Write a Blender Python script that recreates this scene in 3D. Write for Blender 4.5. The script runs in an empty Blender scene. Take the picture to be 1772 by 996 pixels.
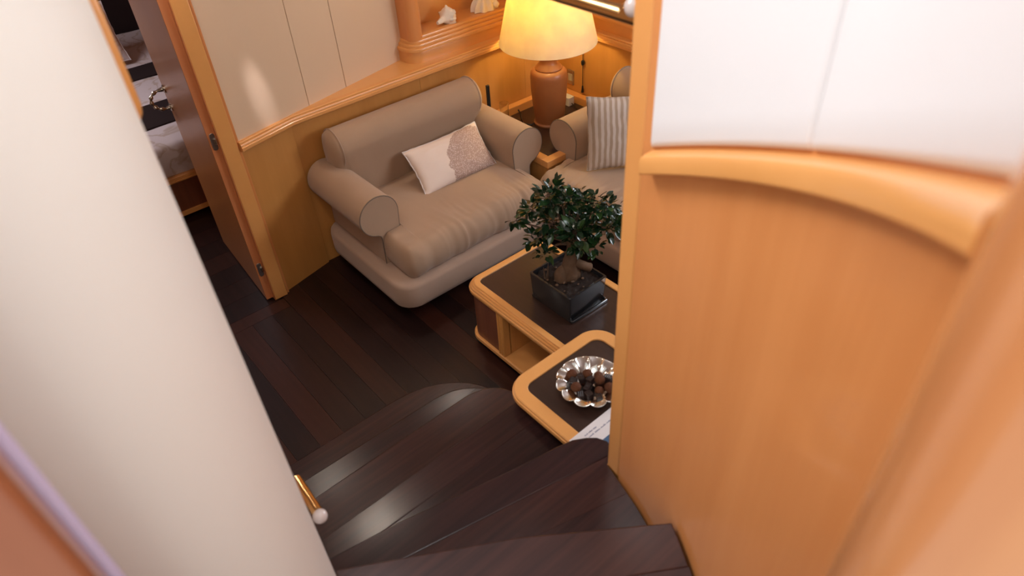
import bpy, bmesh, math, random
from mathutils import Vector, Matrix, noise

random.seed(7)
PI = math.pi
SC = bpy.context.scene
COL = SC.collection

# ------------------------------------------------------------------ camera
cam_d = bpy.data.cameras.new('camera')
cam = bpy.data.objects.new('camera', cam_d)
COL.objects.link(cam)
cam_d.sensor_width = 36.0
cam_d.lens = 1200.0 / 1772.0 * 36.0
cam_d.clip_start = 0.02
def set_cam():
    f = 1200.0
    d = Vector((985 - 886, 1934 - 498, f)).normalized()
    z = Vector((0, 0, 1))
    fw = (z - d * z.dot(d)).normalized()
    up = -d
    rt = fw.cross(up)
    rows = [rt, fw, up]
    a = math.radians(38.0)
    ca, sa = math.cos(a), math.sin(a)
    def w(c):                                    # camera axis -> room axes
        v = Vector((rows[0][c], rows[1][c], rows[2][c]))
        return Vector((ca * v.x + sa * v.y, -sa * v.x + ca * v.y, v.z))
    X, Y, Z = w(0), -w(1), -w(2)
    cam.matrix_world = Matrix(((X.x, Y.x, Z.x, 0.0), (X.y, Y.y, Z.y, 0.0), (X.z, Y.z, Z.z, 2.4), (0, 0, 0, 1)))
set_cam()
cam_d.dof.use_dof = True
cam_d.dof.focus_distance = 3.6
cam_d.dof.aperture_fstop = 3.2
SC.camera = cam

# ------------------------------------------------------------------ world, lights, exposure
wd = bpy.data.worlds.new('world')
SC.world = wd
wd.use_nodes = True
wd.node_tree.nodes['Background'].inputs[0].default_value = (1.0, 0.98, 0.96, 1)
wd.node_tree.nodes['Background'].inputs[1].default_value = 0.5
SC.view_settings.view_transform = 'Standard'
SC.view_settings.look = 'None'
SC.view_settings.gamma = 1.0
SC.view_settings.use_curve_mapping = False
SC.view_settings.exposure = 0.5

def area(name, loc, target, sx, sy, power, color):
    l = bpy.data.lights.new(name, 'AREA')
    l.shape = 'RECTANGLE'; l.size = sx; l.size_y = sy
    l.energy = power; l.color = color
    o = bpy.data.objects.new(name, l)
    COL.objects.link(o)
    o.location = loc
    o.rotation_euler = (Vector(target) - Vector(loc)).to_track_quat('-Z', 'Y').to_euler()
    return o

def spot(name, loc, target, power, color, size, blend=0.6, rad=0.03):
    l = bpy.data.lights.new(name, 'SPOT')
    l.energy = power; l.color = color
    l.spot_size = math.radians(size); l.spot_blend = blend
    l.shadow_soft_size = rad
    o = bpy.data.objects.new(name, l)
    COL.objects.link(o)
    o.location = loc
    o.rotation_euler = (Vector(target) - Vector(loc)).to_track_quat('-Z', 'Y').to_euler()
    return o

# daylight falling down the stairwell from the deck-house windows around the viewer
area('daylight_deckhouse_aft', (-1.0, -1.3, 3.4), (0.4, 0.6, 2.0), 1.8, 1.2, 26, (1.0, 0.98, 0.95))
area('daylight_deckhouse_fore', (-0.1, 2.4, 3.7), (0.55, 0.15, 2.2), 1.2, 0.8, 42, (1.0, 0.97, 0.97))
area('stair_overhead_fill', (0.0, 0.32, 3.45), (0.3, 0.30, 0.0), 0.7, 0.6, 11, (1.0, 0.98, 0.98))  # added fill above the stairs, brightens the right wall panels
# daylight through the saloon window on the right, out of view behind the stair wall
area('daylight_saloon_window', (3.15, 1.0, 1.62), (1.3, 2.0, 0.5), 1.6, 0.55, 27, (0.86, 0.91, 1.0))
# daylight in the sleeping cabin beyond the door
area('daylight_cabin', (-0.2, 5.0, 1.9), (0.9, 4.8, 0.4), 0.9, 0.7, 13, (0.95, 0.92, 1.0))
# warm ceiling downlights of the saloon
DOWN = [(1.75, 2.95), (0.68, 2.90), (0.62, 2.02)]
for dx_, dy_ in DOWN:
    spot('downlight_bulb', (dx_, dy_, 2.13), (dx_, dy_ - 0.1, 0), 4.5, (1.0, 0.84, 0.66), 115, 0.9, 0.04)
spot('panel_patch_spot', (1.02, 2.74, 2.10), (1.045, 3.145, 1.09), 40.0, (0.88, 0.86, 1.0), 8, 1.0, 0.02)  # added cool spot that casts the pale patch on the cream panel

# ------------------------------------------------------------------ materials
def mat(name, col, rough=0.5, metal=0.0, coat=0.0, spec=0.5):
    m = bpy.data.materials.new(name)
    m.use_nodes = True
    b = m.node_tree.nodes['Principled BSDF']
    b.inputs['Base Color'].default_value = (*col, 1)
    b.inputs['Roughness'].default_value = rough
    b.inputs['Metallic'].default_value = metal
    b.inputs['Coat Weight'].default_value = coat
    b.inputs['Coat Roughness'].default_value = 0.12
    b.inputs['Specular IOR Level'].default_value = spec
    return m

def nd(m, t, **kw):
    n = m.node_tree.nodes.new(t)
    for k, v in kw.items(): setattr(n, k, v)
    return n

def grain(name, c1, c2, scale, rough=0.35, coat=0.3, bump=0.0, detail=6.0, nscale=1.0, coord='Object', obvar=0.0):
    """wood: colour mixed between c1 and c2 by noise stretched along one axis"""
    m = mat(name, c1, rough, 0, coat)
    lk = m.node_tree.links.new
    b = m.node_tree.nodes['Principled BSDF']
    tc = nd(m, 'ShaderNodeTexCoord')
    mp = nd(m, 'ShaderNodeMapping')
    mp.inputs['Scale'].default_value = scale
    lk(tc.outputs[coord], mp.inputs[0])
    ns = nd(m, 'ShaderNodeTexNoise')
    ns.inputs['Scale'].default_value = nscale
    ns.inputs['Detail'].default_value = detail
    ns.inputs['Roughness'].default_value = 0.6
    lk(mp.outputs[0], ns.inputs['Vector'])
    if obvar:
        oi = nd(m, 'ShaderNodeObjectInfo')
        ad = nd(m, 'ShaderNodeVectorMath', operation='ADD')
        ml = nd(m, 'ShaderNodeMath', operation='MULTIPLY')
        ml.inputs[1].default_value = 50.0
        lk(oi.outputs['Random'], ml.inputs[0])
        lk(mp.outputs[0], ad.inputs[0]); lk(ml.outputs[0], ad.inputs[1])
        lk(ad.outputs[0], ns.inputs['Vector'])
    rp = nd(m, 'ShaderNodeValToRGB')
    rp.color_ramp.elements[0].position = 0.3; rp.color_ramp.elements[0].color = (*c1, 1)
    rp.color_ramp.elements[1].position = 0.72; rp.color_ramp.elements[1].color = (*c2, 1)
    lk(ns.outputs['Fac'], rp.inputs[0])
    lk(rp.outputs[0], b.inputs['Base Color'])
    if obvar: b.inputs['Specular IOR Level'].default_value = 0.38
    if bump:
        bp = nd(m, 'ShaderNodeBump')
        bp.inputs['Strength'].default_value = bump
        bp.inputs['Distance'].default_value = 0.002
        lk(ns.outputs['Fac'], bp.inputs['Height'])
        lk(bp.outputs[0], b.inputs['Normal'])
    return m

def cloth(name, c1, c2, weave=900.0, bump=0.25, rough=0.9, big=14.0, sheen=0.2):
    m = mat(name, c1, rough, 0, 0, 0.25)
    lk = m.node_tree.links.new
    b = m.node_tree.nodes['Principled BSDF']
    b.inputs['Sheen Weight'].default_value = sheen
    tc = nd(m, 'ShaderNodeTexCoord')
    n1 = nd(m, 'ShaderNodeTexNoise'); n1.inputs['Scale'].default_value = big; n1.inputs['Detail'].default_value = 3
    n2 = nd(m, 'ShaderNodeTexNoise'); n2.inputs['Scale'].default_value = weave; n2.inputs['Detail'].default_value = 2
    lk(tc.outputs['Object'], n1.inputs['Vector']); lk(tc.outputs['Object'], n2.inputs['Vector'])
    mx = nd(m, 'ShaderNodeMix', data_type='RGBA')
    mx.inputs['A'].default_value = (*c1, 1); mx.inputs['B'].default_value = (*c2, 1)
    av = nd(m, 'ShaderNodeMath', operation='MULTIPLY_ADD')
    av.inputs[1].default_value = 0.5
    lk(n2.outputs['Fac'], av.inputs[0])
    ml = nd(m, 'ShaderNodeMath', operation='MULTIPLY'); ml.inputs[1].default_value = 0.5
    lk(n1.outputs['Fac'], ml.inputs[0]); lk(ml.outputs[0], av.inputs[2])
    lk(av.outputs[0], mx.inputs['Factor'])
    lk(mx.outputs['Result'], b.inputs['Base Color'])
    bp = nd(m, 'ShaderNodeBump'); bp.inputs['Strength'].default_value = bump; bp.inputs['Distance'].default_value = 0.001
    lk(n2.outputs['Fac'], bp.inputs['Height']); lk(bp.outputs[0], b.inputs['Normal'])
    return m

M = {}
M['maple'] = grain('maple', (0.62, 0.262, 0.068), (0.72, 0.325, 0.088), (22, 22, 1.6), 0.32, 0.35)
M['maple_h'] = grain('maple_along', (0.69, 0.302, 0.088), (0.73, 0.325, 0.098), (2.0, 2.0, 5), 0.36, 0.25)
M['maple_light'] = grain('maple_light', (0.70, 0.320, 0.095), (0.75, 0.352, 0.108), (4, 4, 6), 0.28, 0.4)
M['maple_wall'] = grain('maple_veneer', (0.62, 0.232, 0.070), (0.70, 0.282, 0.092), (9, 9, 0.9), 0.33, 0.3, nscale=1.3)
M['maple_dado'] = grain('maple_dado', (0.50, 0.215, 0.052), (0.58, 0.258, 0.066), (9, 9, 0.9), 0.36, 0.2, nscale=1.3)
M['maple_door'] = grain('maple_door', (0.34, 0.130, 0.042), (0.40, 0.160, 0.054), (2.0, 10, 0.8), 0.34, 0.1)
M['maple_red'] = grain('reddish_maple', (0.55, 0.19, 0.07), (0.62, 0.24, 0.09), (16, 16, 1.2), 0.4, 0.2)
M['post'] = grain('post_wood', (0.60, 0.235, 0.085), (0.70, 0.31, 0.115), (10, 10, 1.3), 0.22, 0.9, nscale=1.4)
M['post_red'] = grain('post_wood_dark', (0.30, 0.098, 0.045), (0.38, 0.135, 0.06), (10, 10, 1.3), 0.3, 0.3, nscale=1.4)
M['lilac'] = mat('leather_cool_lit', (0.62, 0.56, 0.80), 0.4)  # white leather; the lilac tint is cool light put into the colour
M['panel_dark'] = grain('rosewood', (0.16, 0.050, 0.025), (0.23, 0.078, 0.035), (30, 30, 2), 0.4, 0.2)
M['wenge_top'] = grain('wenge_top', (0.030, 0.0135, 0.0095), (0.045, 0.021, 0.0145), (60, 3, 60), 0.34, 0.1)
TREAD = []
for i, (a, b) in enumerate((((0.022, 0.0092, 0.0090), (0.044, 0.0175, 0.0155)), ((0.018, 0.0086, 0.0088), (0.036, 0.0145, 0.0135)), ((0.027, 0.0105, 0.0095), (0.052, 0.0195, 0.0155)))):
    TREAD.append(grain('wenge_tread_%s' % 'abc'[i], a, b, (2.2, 55, 55), 0.24, 0.0, 0.06, obvar=1))
PLANK = []
for i, (a, b) in enumerate((((0.012, 0.0055, 0.005), (0.022, 0.009, 0.0075)), ((0.030, 0.0095, 0.0062), (0.046, 0.0145, 0.0095)), ((0.017, 0.0068, 0.0056), (0.029, 0.011, 0.0085)), ((0.022, 0.0078, 0.0056), (0.036, 0.0125, 0.0085)))):
    PLANK.append(grain('wenge_floor_%s' % 'abcd'[i], a, b, (50, 2, 50), 0.30, 0.0, 0.05, obvar=1))
M['leather'] = cloth('white_leather', (0.80, 0.785, 0.735), (0.83, 0.815, 0.77), 260, 0.05, 0.5, 5, 0.0)
M['leather_r'] = cloth('white_leather_panel', (0.745, 0.725, 0.735), (0.775, 0.755, 0.765), 260, 0.05, 0.55, 5, 0.0)
M['panel_cream'] = cloth('cream_vinyl', (0.67, 0.475, 0.315), (0.70, 0.50, 0.335), 300, 0.03, 0.30, 5, 0.0)
M['sofa'] = cloth('taupe_fabric', (0.345, 0.218, 0.138), (0.415, 0.270, 0.178), 1000, 0.35, 0.92, 10)
M['sofa_base'] = cloth('taupe_fabric_base', (0.35, 0.232, 0.168), (0.415, 0.28, 0.206), 1000, 0.3, 0.92, 10)
M['piping'] = mat('dark_piping', (0.16, 0.115, 0.085), 0.8)
M['black'] = mat('black_plastic', (0.012, 0.012, 0.013), 0.35)
M['ceramic'] = mat('charcoal_ceramic', (0.014, 0.014, 0.016), 0.14, 0, 0.5)
M['silver'] = mat('polished_silver', (0.80, 0.77, 0.72), 0.13, 1.0)
M['pewter'] = mat('pewter', (0.50, 0.45, 0.38), 0.22, 1.0)
M['steel'] = mat('brushed_steel', (0.55, 0.53, 0.52), 0.3, 1.0)
M['brass'] = mat('brass_tube', (0.72, 0.42, 0.17), 0.16, 1.0)
M['terracotta'] = grain('terracotta_leather', (0.27, 0.088, 0.026), (0.33, 0.112, 0.034), (8, 8, 8), 0.42, 0.15)
M['shell'] = cloth('white_shell', (0.80, 0.70, 0.58), (0.86, 0.78, 0.68), 60, 0.3, 0.6, 20, 0)
M['ceil'] = mat('ceiling_vinyl', (0.68, 0.60, 0.58), 0.6)
M['grey_band'] = mat('stone_grey_vinyl', (0.42, 0.36, 0.27), 0.6)
M['dark_brown'] = cloth('dark_brown_cloth', (0.020, 0.011, 0.011), (0.026, 0.015, 0.015), 500, 0.2, 0.95, 14, 0.0)
M['paper'] = mat('paper', (0.74, 0.69, 0.69), 0.55)
M['blue_print'] = mat('blue_print', (0.06, 0.12, 0.22), 0.4)
M['ink'] = mat('ink', (0.16, 0.17, 0.28), 0.6)
M['soil'] = cloth('soil', (0.006, 0.004, 0.003), (0.028, 0.014, 0.009), 130, 1.0, 0.85, 60, 0)
M['bark'] = cloth('bark', (0.085, 0.045, 0.026), (0.16, 0.09, 0.05), 70, 0.5, 0.75, 25, 0)
M['twig'] = mat('twig', (0.09, 0.05, 0.028), 0.7)
M['choc'] = mat('dark_chocolate', (0.018, 0.0075, 0.0062), 0.36)
M['truffle'] = cloth('cocoa_truffle', (0.035, 0.011, 0.005), (0.17, 0.055, 0.02), 330, 1.0, 0.75, 200, 0)
LEAF = []
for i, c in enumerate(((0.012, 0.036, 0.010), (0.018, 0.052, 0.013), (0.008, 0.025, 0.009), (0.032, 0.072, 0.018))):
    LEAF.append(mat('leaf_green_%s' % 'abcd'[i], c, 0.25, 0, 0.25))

# glass ball, clear glass
def glass(name, col, rough=0.02):
    m = mat(name, col, rough)
    m.node_tree.nodes['Principled BSDF'].inputs['Transmission Weight'].default_value = 1.0
    return m
M['crystal'] = mat('frosted_crystal', (0.86, 0.76, 0.73), 0.12, 0, 0.6)
M['crystal'].node_tree.nodes['Principled BSDF'].inputs['Transmission Weight'].default_value = 0.35
M['glass'] = glass('clear_glass', (0.95, 0.97, 0.97))

# lamp shade: parchment letting the bulb's light through
def shade_mat():
    m = bpy.data.materials.new('parchment_shade'); m.use_nodes = True
    nt = m.node_tree; nt.nodes.clear(); lk = nt.links.new
    out = nt.nodes.new('ShaderNodeOutputMaterial')
    df = nt.nodes.new('ShaderNodeBsdfDiffuse'); tr = nt.nodes.new('ShaderNodeBsdfTranslucent')
    tc = nt.nodes.new('ShaderNodeTexCoord')
    ns = nt.nodes.new('ShaderNodeTexNoise'); ns.inputs['Scale'].default_value = 18; ns.inputs['Detail'].default_value = 5
    lk(tc.outputs['Object'], ns.inputs['Vector'])
    rp = nt.nodes.new('ShaderNodeValToRGB')
    rp.color_ramp.elements[0].position = 0.35; rp.color_ramp.elements[0].color = (0.84, 0.66, 0.28, 1)
    rp.color_ramp.elements[1].position = 0.7; rp.color_ramp.elements[1].color = (0.92, 0.77, 0.38, 1)
    lk(ns.outputs['Fac'], rp.inputs[0])
    lk(rp.outputs[0], tr.inputs[0])
    df.inputs[0].default_value = (0.85, 0.80, 0.70, 1)
    mx = nt.nodes.new('ShaderNodeMixShader'); mx.inputs[0].default_value = 0.5
    lk(df.outputs[0], mx.inputs[1]); lk(tr.outputs[0], mx.inputs[2]); lk(mx.outputs[0], out.inputs[0])
    return m
M['shade'] = shade_mat()

def emit(name, col, s):
    m = mat(name, col, 0.5)
    b = m.node_tree.nodes['Principled BSDF']
    b.inputs['Emission Color'].default_value = (*col, 1)
    b.inputs['Emission Strength'].default_value = s
    return m
M['bulb'] = emit('lit_lens', (1.0, 0.88, 0.78), 160.0)

# striped linen cushion, printed cushion, embroidered bedding
def stripes():
    m = mat('striped_linen', (0.55, 0.45, 0.36), 0.8, 0, 0, 0.3)
    lk = m.node_tree.links.new
    b = m.node_tree.nodes['Principled BSDF']
    b.inputs['Sheen Weight'].default_value = 0.3
    tc = nd(m, 'ShaderNodeTexCoord')
    sp = nd(m, 'ShaderNodeSeparateXYZ'); lk(tc.outputs['Object'], sp.inputs[0])
    ns = nd(m, 'ShaderNodeTexNoise'); ns.inputs['Scale'].default_value = 9
    lk(tc.outputs['Object'], ns.inputs['Vector'])
    ad = nd(m, 'ShaderNodeMath', operation='MULTIPLY_ADD'); ad.inputs[1].default_value = 0.02
    lk(ns.outputs['Fac'], ad.inputs[0]); lk(sp.outputs['X'], ad.inputs[2])
    ml = nd(m, 'ShaderNodeMath', operation='MULTIPLY'); ml.inputs[1].default_value = 2 * PI / 0.030
    lk(ad.outputs[0], ml.inputs[0])
    sn = nd(m, 'ShaderNodeMath', operation='SINE'); lk(ml.outputs[0], sn.inputs[0])
    rp = nd(m, 'ShaderNodeValToRGB')
    rp.color_ramp.elements[0].position = 0.35; rp.color_ramp.elements[0].color = (0.40, 0.285, 0.20, 1)
    rp.color_ramp.elements[1].position = 0.65; rp.color_ramp.elements[1].color = (0.58, 0.475, 0.40, 1)
    ma = nd(m, 'ShaderNodeMath', operation='MULTIPLY_ADD'); ma.inputs[1].default_value = 0.5; ma.inputs[2].default_value = 0.5
    lk(sn.outputs[0], ma.inputs[0]); lk(ma.outputs[0], rp.inputs[0]); lk(rp.outputs[0], b.inputs['Base Color'])
    return m
M['stripes'] = stripes()

def coral_print():
    """pale linen with a beige fan coral made of small pale dots; object x along the cushion, y up it"""
    m = mat('coral_print_linen', (0.72, 0.62, 0.54), 0.85, 0, 0, 0.3)
    lk = m.node_tree.links.new
    b = m.node_tree.nodes['Principled BSDF']
    tc = nd(m, 'ShaderNodeTexCoord')
    ns = nd(m, 'ShaderNodeTexNoise'); ns.inputs['Scale'].default_value = 22; ns.inputs['Detail'].default_value = 3
    lk(tc.outputs['Object'], ns.inputs['Vector'])
    # fan: distance from a point at the lower right, squashed
    mp = nd(m, 'ShaderNodeMapping'); mp.inputs['Location'].default_value = (-0.14, 0.065, 0); mp.inputs['Scale'].default_value = (1.0, 1.05, 0)
    lk(tc.outputs['Object'], mp.inputs[0])
    ln = nd(m, 'ShaderNodeVectorMath', operation='LENGTH'); lk(mp.outputs[0], ln.inputs[0])
    ad = nd(m, 'ShaderNodeMath', operation='MULTIPLY_ADD'); ad.inputs[1].default_value = 0.07
    lk(ns.outputs['Fac'], ad.inputs[0]); lk(ln.outputs['Value'], ad.inputs[2])
    lt = nd(m, 'ShaderNodeMath', operation='LESS_THAN'); lt.inputs[1].default_value = 0.232
    lk(ad.outputs[0], lt.inputs[0])
    vo = nd(m, 'ShaderNodeTexVoronoi'); vo.inputs['Scale'].default_value = 150
    lk(tc.outputs['Object'], vo.inputs['Vector'])
    d = nd(m, 'ShaderNodeMath', operation='LESS_THAN'); d.inputs[1].default_value = 0.34
    lk(vo.outputs['Distance'], d.inputs[0])
    m1 = nd(m, 'ShaderNodeMix', data_type='RGBA')
    m1.inputs['A'].default_value = (0.43, 0.285, 0.23, 1); m1.inputs['B'].default_value = (0.70, 0.55, 0.48, 1)
    lk(d.outputs[0], m1.inputs['Factor'])
    m2 = nd(m, 'ShaderNodeMix', data_type='RGBA')
    m2.inputs['A'].default_value = (0.76, 0.61, 0.52, 1)
    lk(lt.outputs[0], m2.inputs['Factor']); lk(m1.outputs['Result'], m2.inputs['B'])
    lk(m2.outputs['Result'], b.inputs['Base Color'])
    return m
M['coral'] = coral_print()

def branch_print():
    m = mat('branch_embroidery', (0.62, 0.54, 0.54), 0.8, 0, 0, 0.3)
    lk = m.node_tree.links.new
    b = m.node_tree.nodes['Principled BSDF']
    tc = nd(m, 'ShaderNodeTexCoord')
    ns = nd(m, 'ShaderNodeTexNoise'); ns.inputs['Scale'].default_value = 3.2; ns.inputs['Detail'].default_value = 5
    ns.inputs['Distortion'].default_value = 0.6
    lk(tc.outputs['Object'], ns.inputs['Vector'])
    sb = nd(m, 'ShaderNodeMath', operation='SUBTRACT'); sb.inputs[1].default_value = 0.5; lk(ns.outputs['Fac'], sb.inputs[0])
    ab = nd(m, 'ShaderNodeMath', operation='ABSOLUTE'); lk(sb.outputs[0], ab.inputs[0])
    rp = nd(m, 'ShaderNodeValToRGB')
    rp.color_ramp.elements[0].position = 0.006; rp.color_ramp.elements[0].color = (0.50, 0.40, 0.35, 1)
    rp.color_ramp.elements[1].position = 0.03; rp.color_ramp.elements[1].color = (0.63, 0.55, 0.55, 1)
    lk(ab.outputs[0], rp.inputs[0]); lk(rp.outputs[0], b.inputs['Base Color'])
    bp = nd(m, 'ShaderNodeBump'); bp.inputs['Strength'].default_value = 0.5; bp.inputs['Distance'].default_value = 0.004; bp.invert = True
    lk(rp.outputs[0], bp.inputs['Height']); lk(bp.outputs[0], b.inputs['Normal'])
    return m
M['branch'] = branch_print()

# ------------------------------------------------------------------ mesh helpers
def obj(name, bm, m, parent=None, smooth=35, bevel=0.0, kind=None, loc=None, rot=None):
    bmesh.ops.recalc_face_normals(bm, faces=bm.faces)
    me = bpy.data.meshes.new(name)
    bm.to_mesh(me); bm.free()
    me.materials.append(M[m] if isinstance(m, str) else m)
    if smooth:
        for p in me.polygons: p.use_smooth = True
        me.set_sharp_from_angle(angle=math.radians(smooth))
    o = bpy.data.objects.new(name, me)
    COL.objects.link(o)
    if parent: o.parent = parent
    if loc: o.location = loc
    if rot: o.rotation_euler = rot
    if bevel:
        b = o.modifiers.new('bevel', 'BEVEL'); b.width = bevel; b.segments = 3; b.limit_method = 'ANGLE'; b.angle_limit = math.radians(40)
    if kind: o['kind'] = kind
    return o

def thing(name, label, cat, loc=(0, 0, 0), rotz=0.0, group=None, rot=None):
    o = bpy.data.objects.new(name, None)
    o.empty_display_size = 0.1
    COL.objects.link(o)
    o.location = loc
    o.rotation_euler = rot if rot else (0, 0, rotz)
    tag(o, label, cat, group)
    return o

def tag(o, label, cat, group=None):
    o['label'] = label; o['category'] = cat
    if group: o['group'] = group
    return o

def structure(name):
    o = bpy.data.objects.new(name, None); COL.objects.link(o); o['kind'] = 'structure'
    return o

def box(bm, x0, x1, y0, y1, z0, z1):
    v = [bm.verts.new(p) for p in ((x0, y0, z0), (x1, y0, z0), (x1, y1, z0), (x0, y1, z0), (x0, y0, z1), (x1, y0, z1), (x1, y1, z1), (x0, y1, z1))]
    for f in ((3, 2, 1, 0), (4, 5, 6, 7), (0, 1, 5, 4), (1, 2, 6, 5), (2, 3, 7, 6), (3, 0, 4, 7)):
        bm.faces.new([v[i] for i in f])
    return v

def bbox(*a):
    bm = bmesh.new(); box(bm, *a); return bm

def prism(bm, pts, z0, z1):
    a = [bm.verts.new((p[0], p[1], z0)) for p in pts]
    b = [bm.verts.new((p[0], p[1], z1)) for p in pts]
    n = len(pts)
    bm.faces.new(list(reversed(a))); bm.faces.new(b)
    for i in range(n):
        bm.faces.new((a[i], a[(i + 1) % n], b[(i + 1) % n], b[i]))

def rrect(x0, x1, y0, y1, r, n=7):
    out = []
    for cx, cy, s in ((x1 - r, y0 + r, -90), (x1 - r, y1 - r, 0), (x0 + r, y1 - r, 90), (x0 + r, y0 + r, 180)):
        for i in range(n + 1):
            a = math.radians(s + 90 * i / n)
            out.append((cx + r * math.cos(a), cy + r * math.sin(a)))
    return out

def loft(bm, rings, closed_ring=True, caps=True, closed_path=False):
    vr = [[bm.verts.new(p) for p in r] for r in rings]
    n = len(vr[0])
    m = len(vr)
    for i in range(m if closed_path else m - 1):
        a, b = vr[i], vr[(i + 1) % m]
        for j in range(n if closed_ring else n - 1):
            k = (j + 1) % n
            try: bm.faces.new((a[j], a[k], b[k], b[j]))
            except ValueError: pass
    if caps and closed_ring and not closed_path:
        bm.faces.new(list(reversed(vr[0]))); bm.faces.new(vr[-1])
    return vr

def sweep(bm, prof, path, closed=False, z=0.0):
    """prof = [(offset to the left of travel, height)], path = plan points; mitred"""
    n = len(path); rings = []
    for i in range(n):
        p = Vector(path[i])
        if closed or 0 < i < n - 1:
            d0 = (p - Vector(path[i - 1])).normalized(); d1 = (Vector(path[(i + 1) % n]) - p).normalized()
        elif i == 0: d0 = d1 = (Vector(path[1]) - p).normalized()
        else: d0 = d1 = (p - Vector(path[i - 1])).normalized()
        n0 = Vector((-d0.y, d0.x)); n1 = Vector((-d1.y, d1.x))
        nn = (n0 + n1).normalized()
        s = 1.0 / max(0.35, nn.dot(n0))
        rings.append([(p.x + nn.x * o * s, p.y + nn.y * o * s, z + h) for o, h in prof])
    loft(bm, rings, True, not closed, closed)

def lathe(bm, prof, n=40, c=(0, 0, 0), rfun=None):
    rings = []
    for r, z in prof:
        rings.append([(c[0] + r * (rfun(2 * PI * j / n, r) if rfun else 1) * math.cos(2 * PI * j / n), c[1] + r * (rfun(2 * PI * j / n, r) if rfun else 1) * math.sin(2 * PI * j / n), c[2] + z) for j in range(n)])
    loft(bm, rings, True, True)

def tube(bm, pts, rad, n=10, caps=True):
    P = [Vector(p) for p in pts]
    if not isinstance(rad, (list, tuple)): rad = [rad] * len(P)
    rings = []; up = None
    for i, p in enumerate(P):
        d = (P[min(i + 1, len(P) - 1)] - P[max(i - 1, 0)]).normalized()
        if up is None:
            up = Vector((0, 0, 1)) if abs(d.z) < 0.9 else Vector((1, 0, 0))
        u = (up - d * up.dot(d)).normalized(); v = d.cross(u); up = u
        rings.append([tuple(p + (u * math.cos(2 * PI * j / n) + v * math.sin(2 * PI * j / n)) * rad[i]) for j in range(n)])
    loft(bm, rings, True, caps)

def ball(bm, c, r, seg=16, sz=1.0, f=None):
    res = bmesh.ops.create_uvsphere(bm, u_segments=seg, v_segments=max(6, seg // 2), radius=r)
    for v in res['verts']:
        if f: v.co = v.co * f(v.co)
        v.co.z *= sz
        v.co += Vector(c)

def arc(c, r, a0, a1, n):
    return [(c[0] + r * math.cos(math.radians(a0 + (a1 - a0) * i / n)), c[1] + r * math.sin(math.radians(a0 + (a1 - a0) * i / n))) for i in range(n + 1)]

def clip(pts, a, b, keep=1):
    """part of polygon pts to one side of the line a-b"""
    def s(p): return keep * ((b[0] - a[0]) * (p[1] - a[1]) - (b[1] - a[1]) * (p[0] - a[0]))
    out = []
    for i in range(len(pts)):
        p, q = pts[i], pts[(i + 1) % len(pts)]
        sp, sq = s(p), s(q)
        if sp >= 0: out.append(p)
        if sp * sq < 0:
            t = sp / (sp - sq); out.append((p[0] + (q[0] - p[0]) * t, p[1] + (q[1] - p[1]) * t))
    return out

# ------------------------------------------------------------------ floor of wenge boards
fl = structure('floor')
obj('subfloor', bbox(-0.6, 3.05, -0.8, 6.8, -0.06, -0.012), PLANK[0], fl, 0)
seqp = [2, 0, 1, 3, 0, 1, 0, 1, 2, 0, 3, 0, 2, 0, 1, 0, 3, 0, 2, 0, 1, 0, 2, 0, 3, 0, 0, 2, 1, 0]
x = -0.30; i = 0
while x < 3.0:
    w = 0.112
    o = obj('plank', bbox(x + 0.0006, x + w - 0.0006, -0.8, 2.985 if x < 0.82 else 3.25, -0.012, 0.0), PLANK[seqp[i % len(seqp)]], fl, 0)
    x += w; i += 1
obj('plank', bbox(-0.30, 0.818, 2.9865, 3.075, -0.012, 0.0), PLANK[1], fl, 0)
y = 3.0765; i = 0
while y < 4.3:
    obj('plank', bbox(-0.6, 0.80 if y < 3.45 else 1.9, y + 0.0006, y + 0.1594, -0.012, 0.0), PLANK[(0, 2, 0, 3)[i % 4]], fl, 0)
    y += 0.16; i += 1

# ------------------------------------------------------------------ walls behind the sofas
YB, XR = 3.20, 3.0                     # faces of the two dado walls
WS = [(0.857, 3.115), (1.165, 3.19)]   # the skewed first stretch beside the door
wb = structure('wall_back')
def panel_between(bm, p, q, z0, z1, t=0.03, gap=0.0008):
    p, q = Vector(p), Vector(q); d = (q - p).normalized(); n = Vector((-d.y, d.x)) * t
    p = p + d * gap; q = q - d * gap
    prism(bm, [tuple(p), tuple(q), tuple(q + n), tuple(p + n)], z0, z1)
bm = bmesh.new(); panel_between(bm, WS[0], WS[1], 0, 0.90); obj('dado_panel', bm, 'maple_dado', wb)
for a, b in ((1.165, 1.95), (1.95, 2.72), (2.72, XR)):
    bm = bmesh.new(); panel_between(bm, (a, YB), (b, YB), 0, 0.90); obj('dado_panel', bm, 'maple_dado', wb)
# cream padded panels above the dado, running back at an angle to the niche post
P0, P1 = Vector((0.857, 3.105)), Vector((1.99, 3.372))
dP = (P1 - P0).normalized()
cuts = [0.0, 0.446, 0.70, (P1 - P0).length]
for a, b in zip(cuts, cuts[1:]):
    bm = bmesh.new()
    panel_between(bm, P0 + dP * a, P0 + dP * b, 0.915, 2.15, 0.03, 0.0012)
    obj('upper_panel', bm, 'panel_cream', wb, bevel=0.002)
bm = bmesh.new(); box(bm, 1.95, 3.25, 3.43, 3.47, 0.9, 2.2); obj('niche_panel', bm, 'maple_light', wb)

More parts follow.
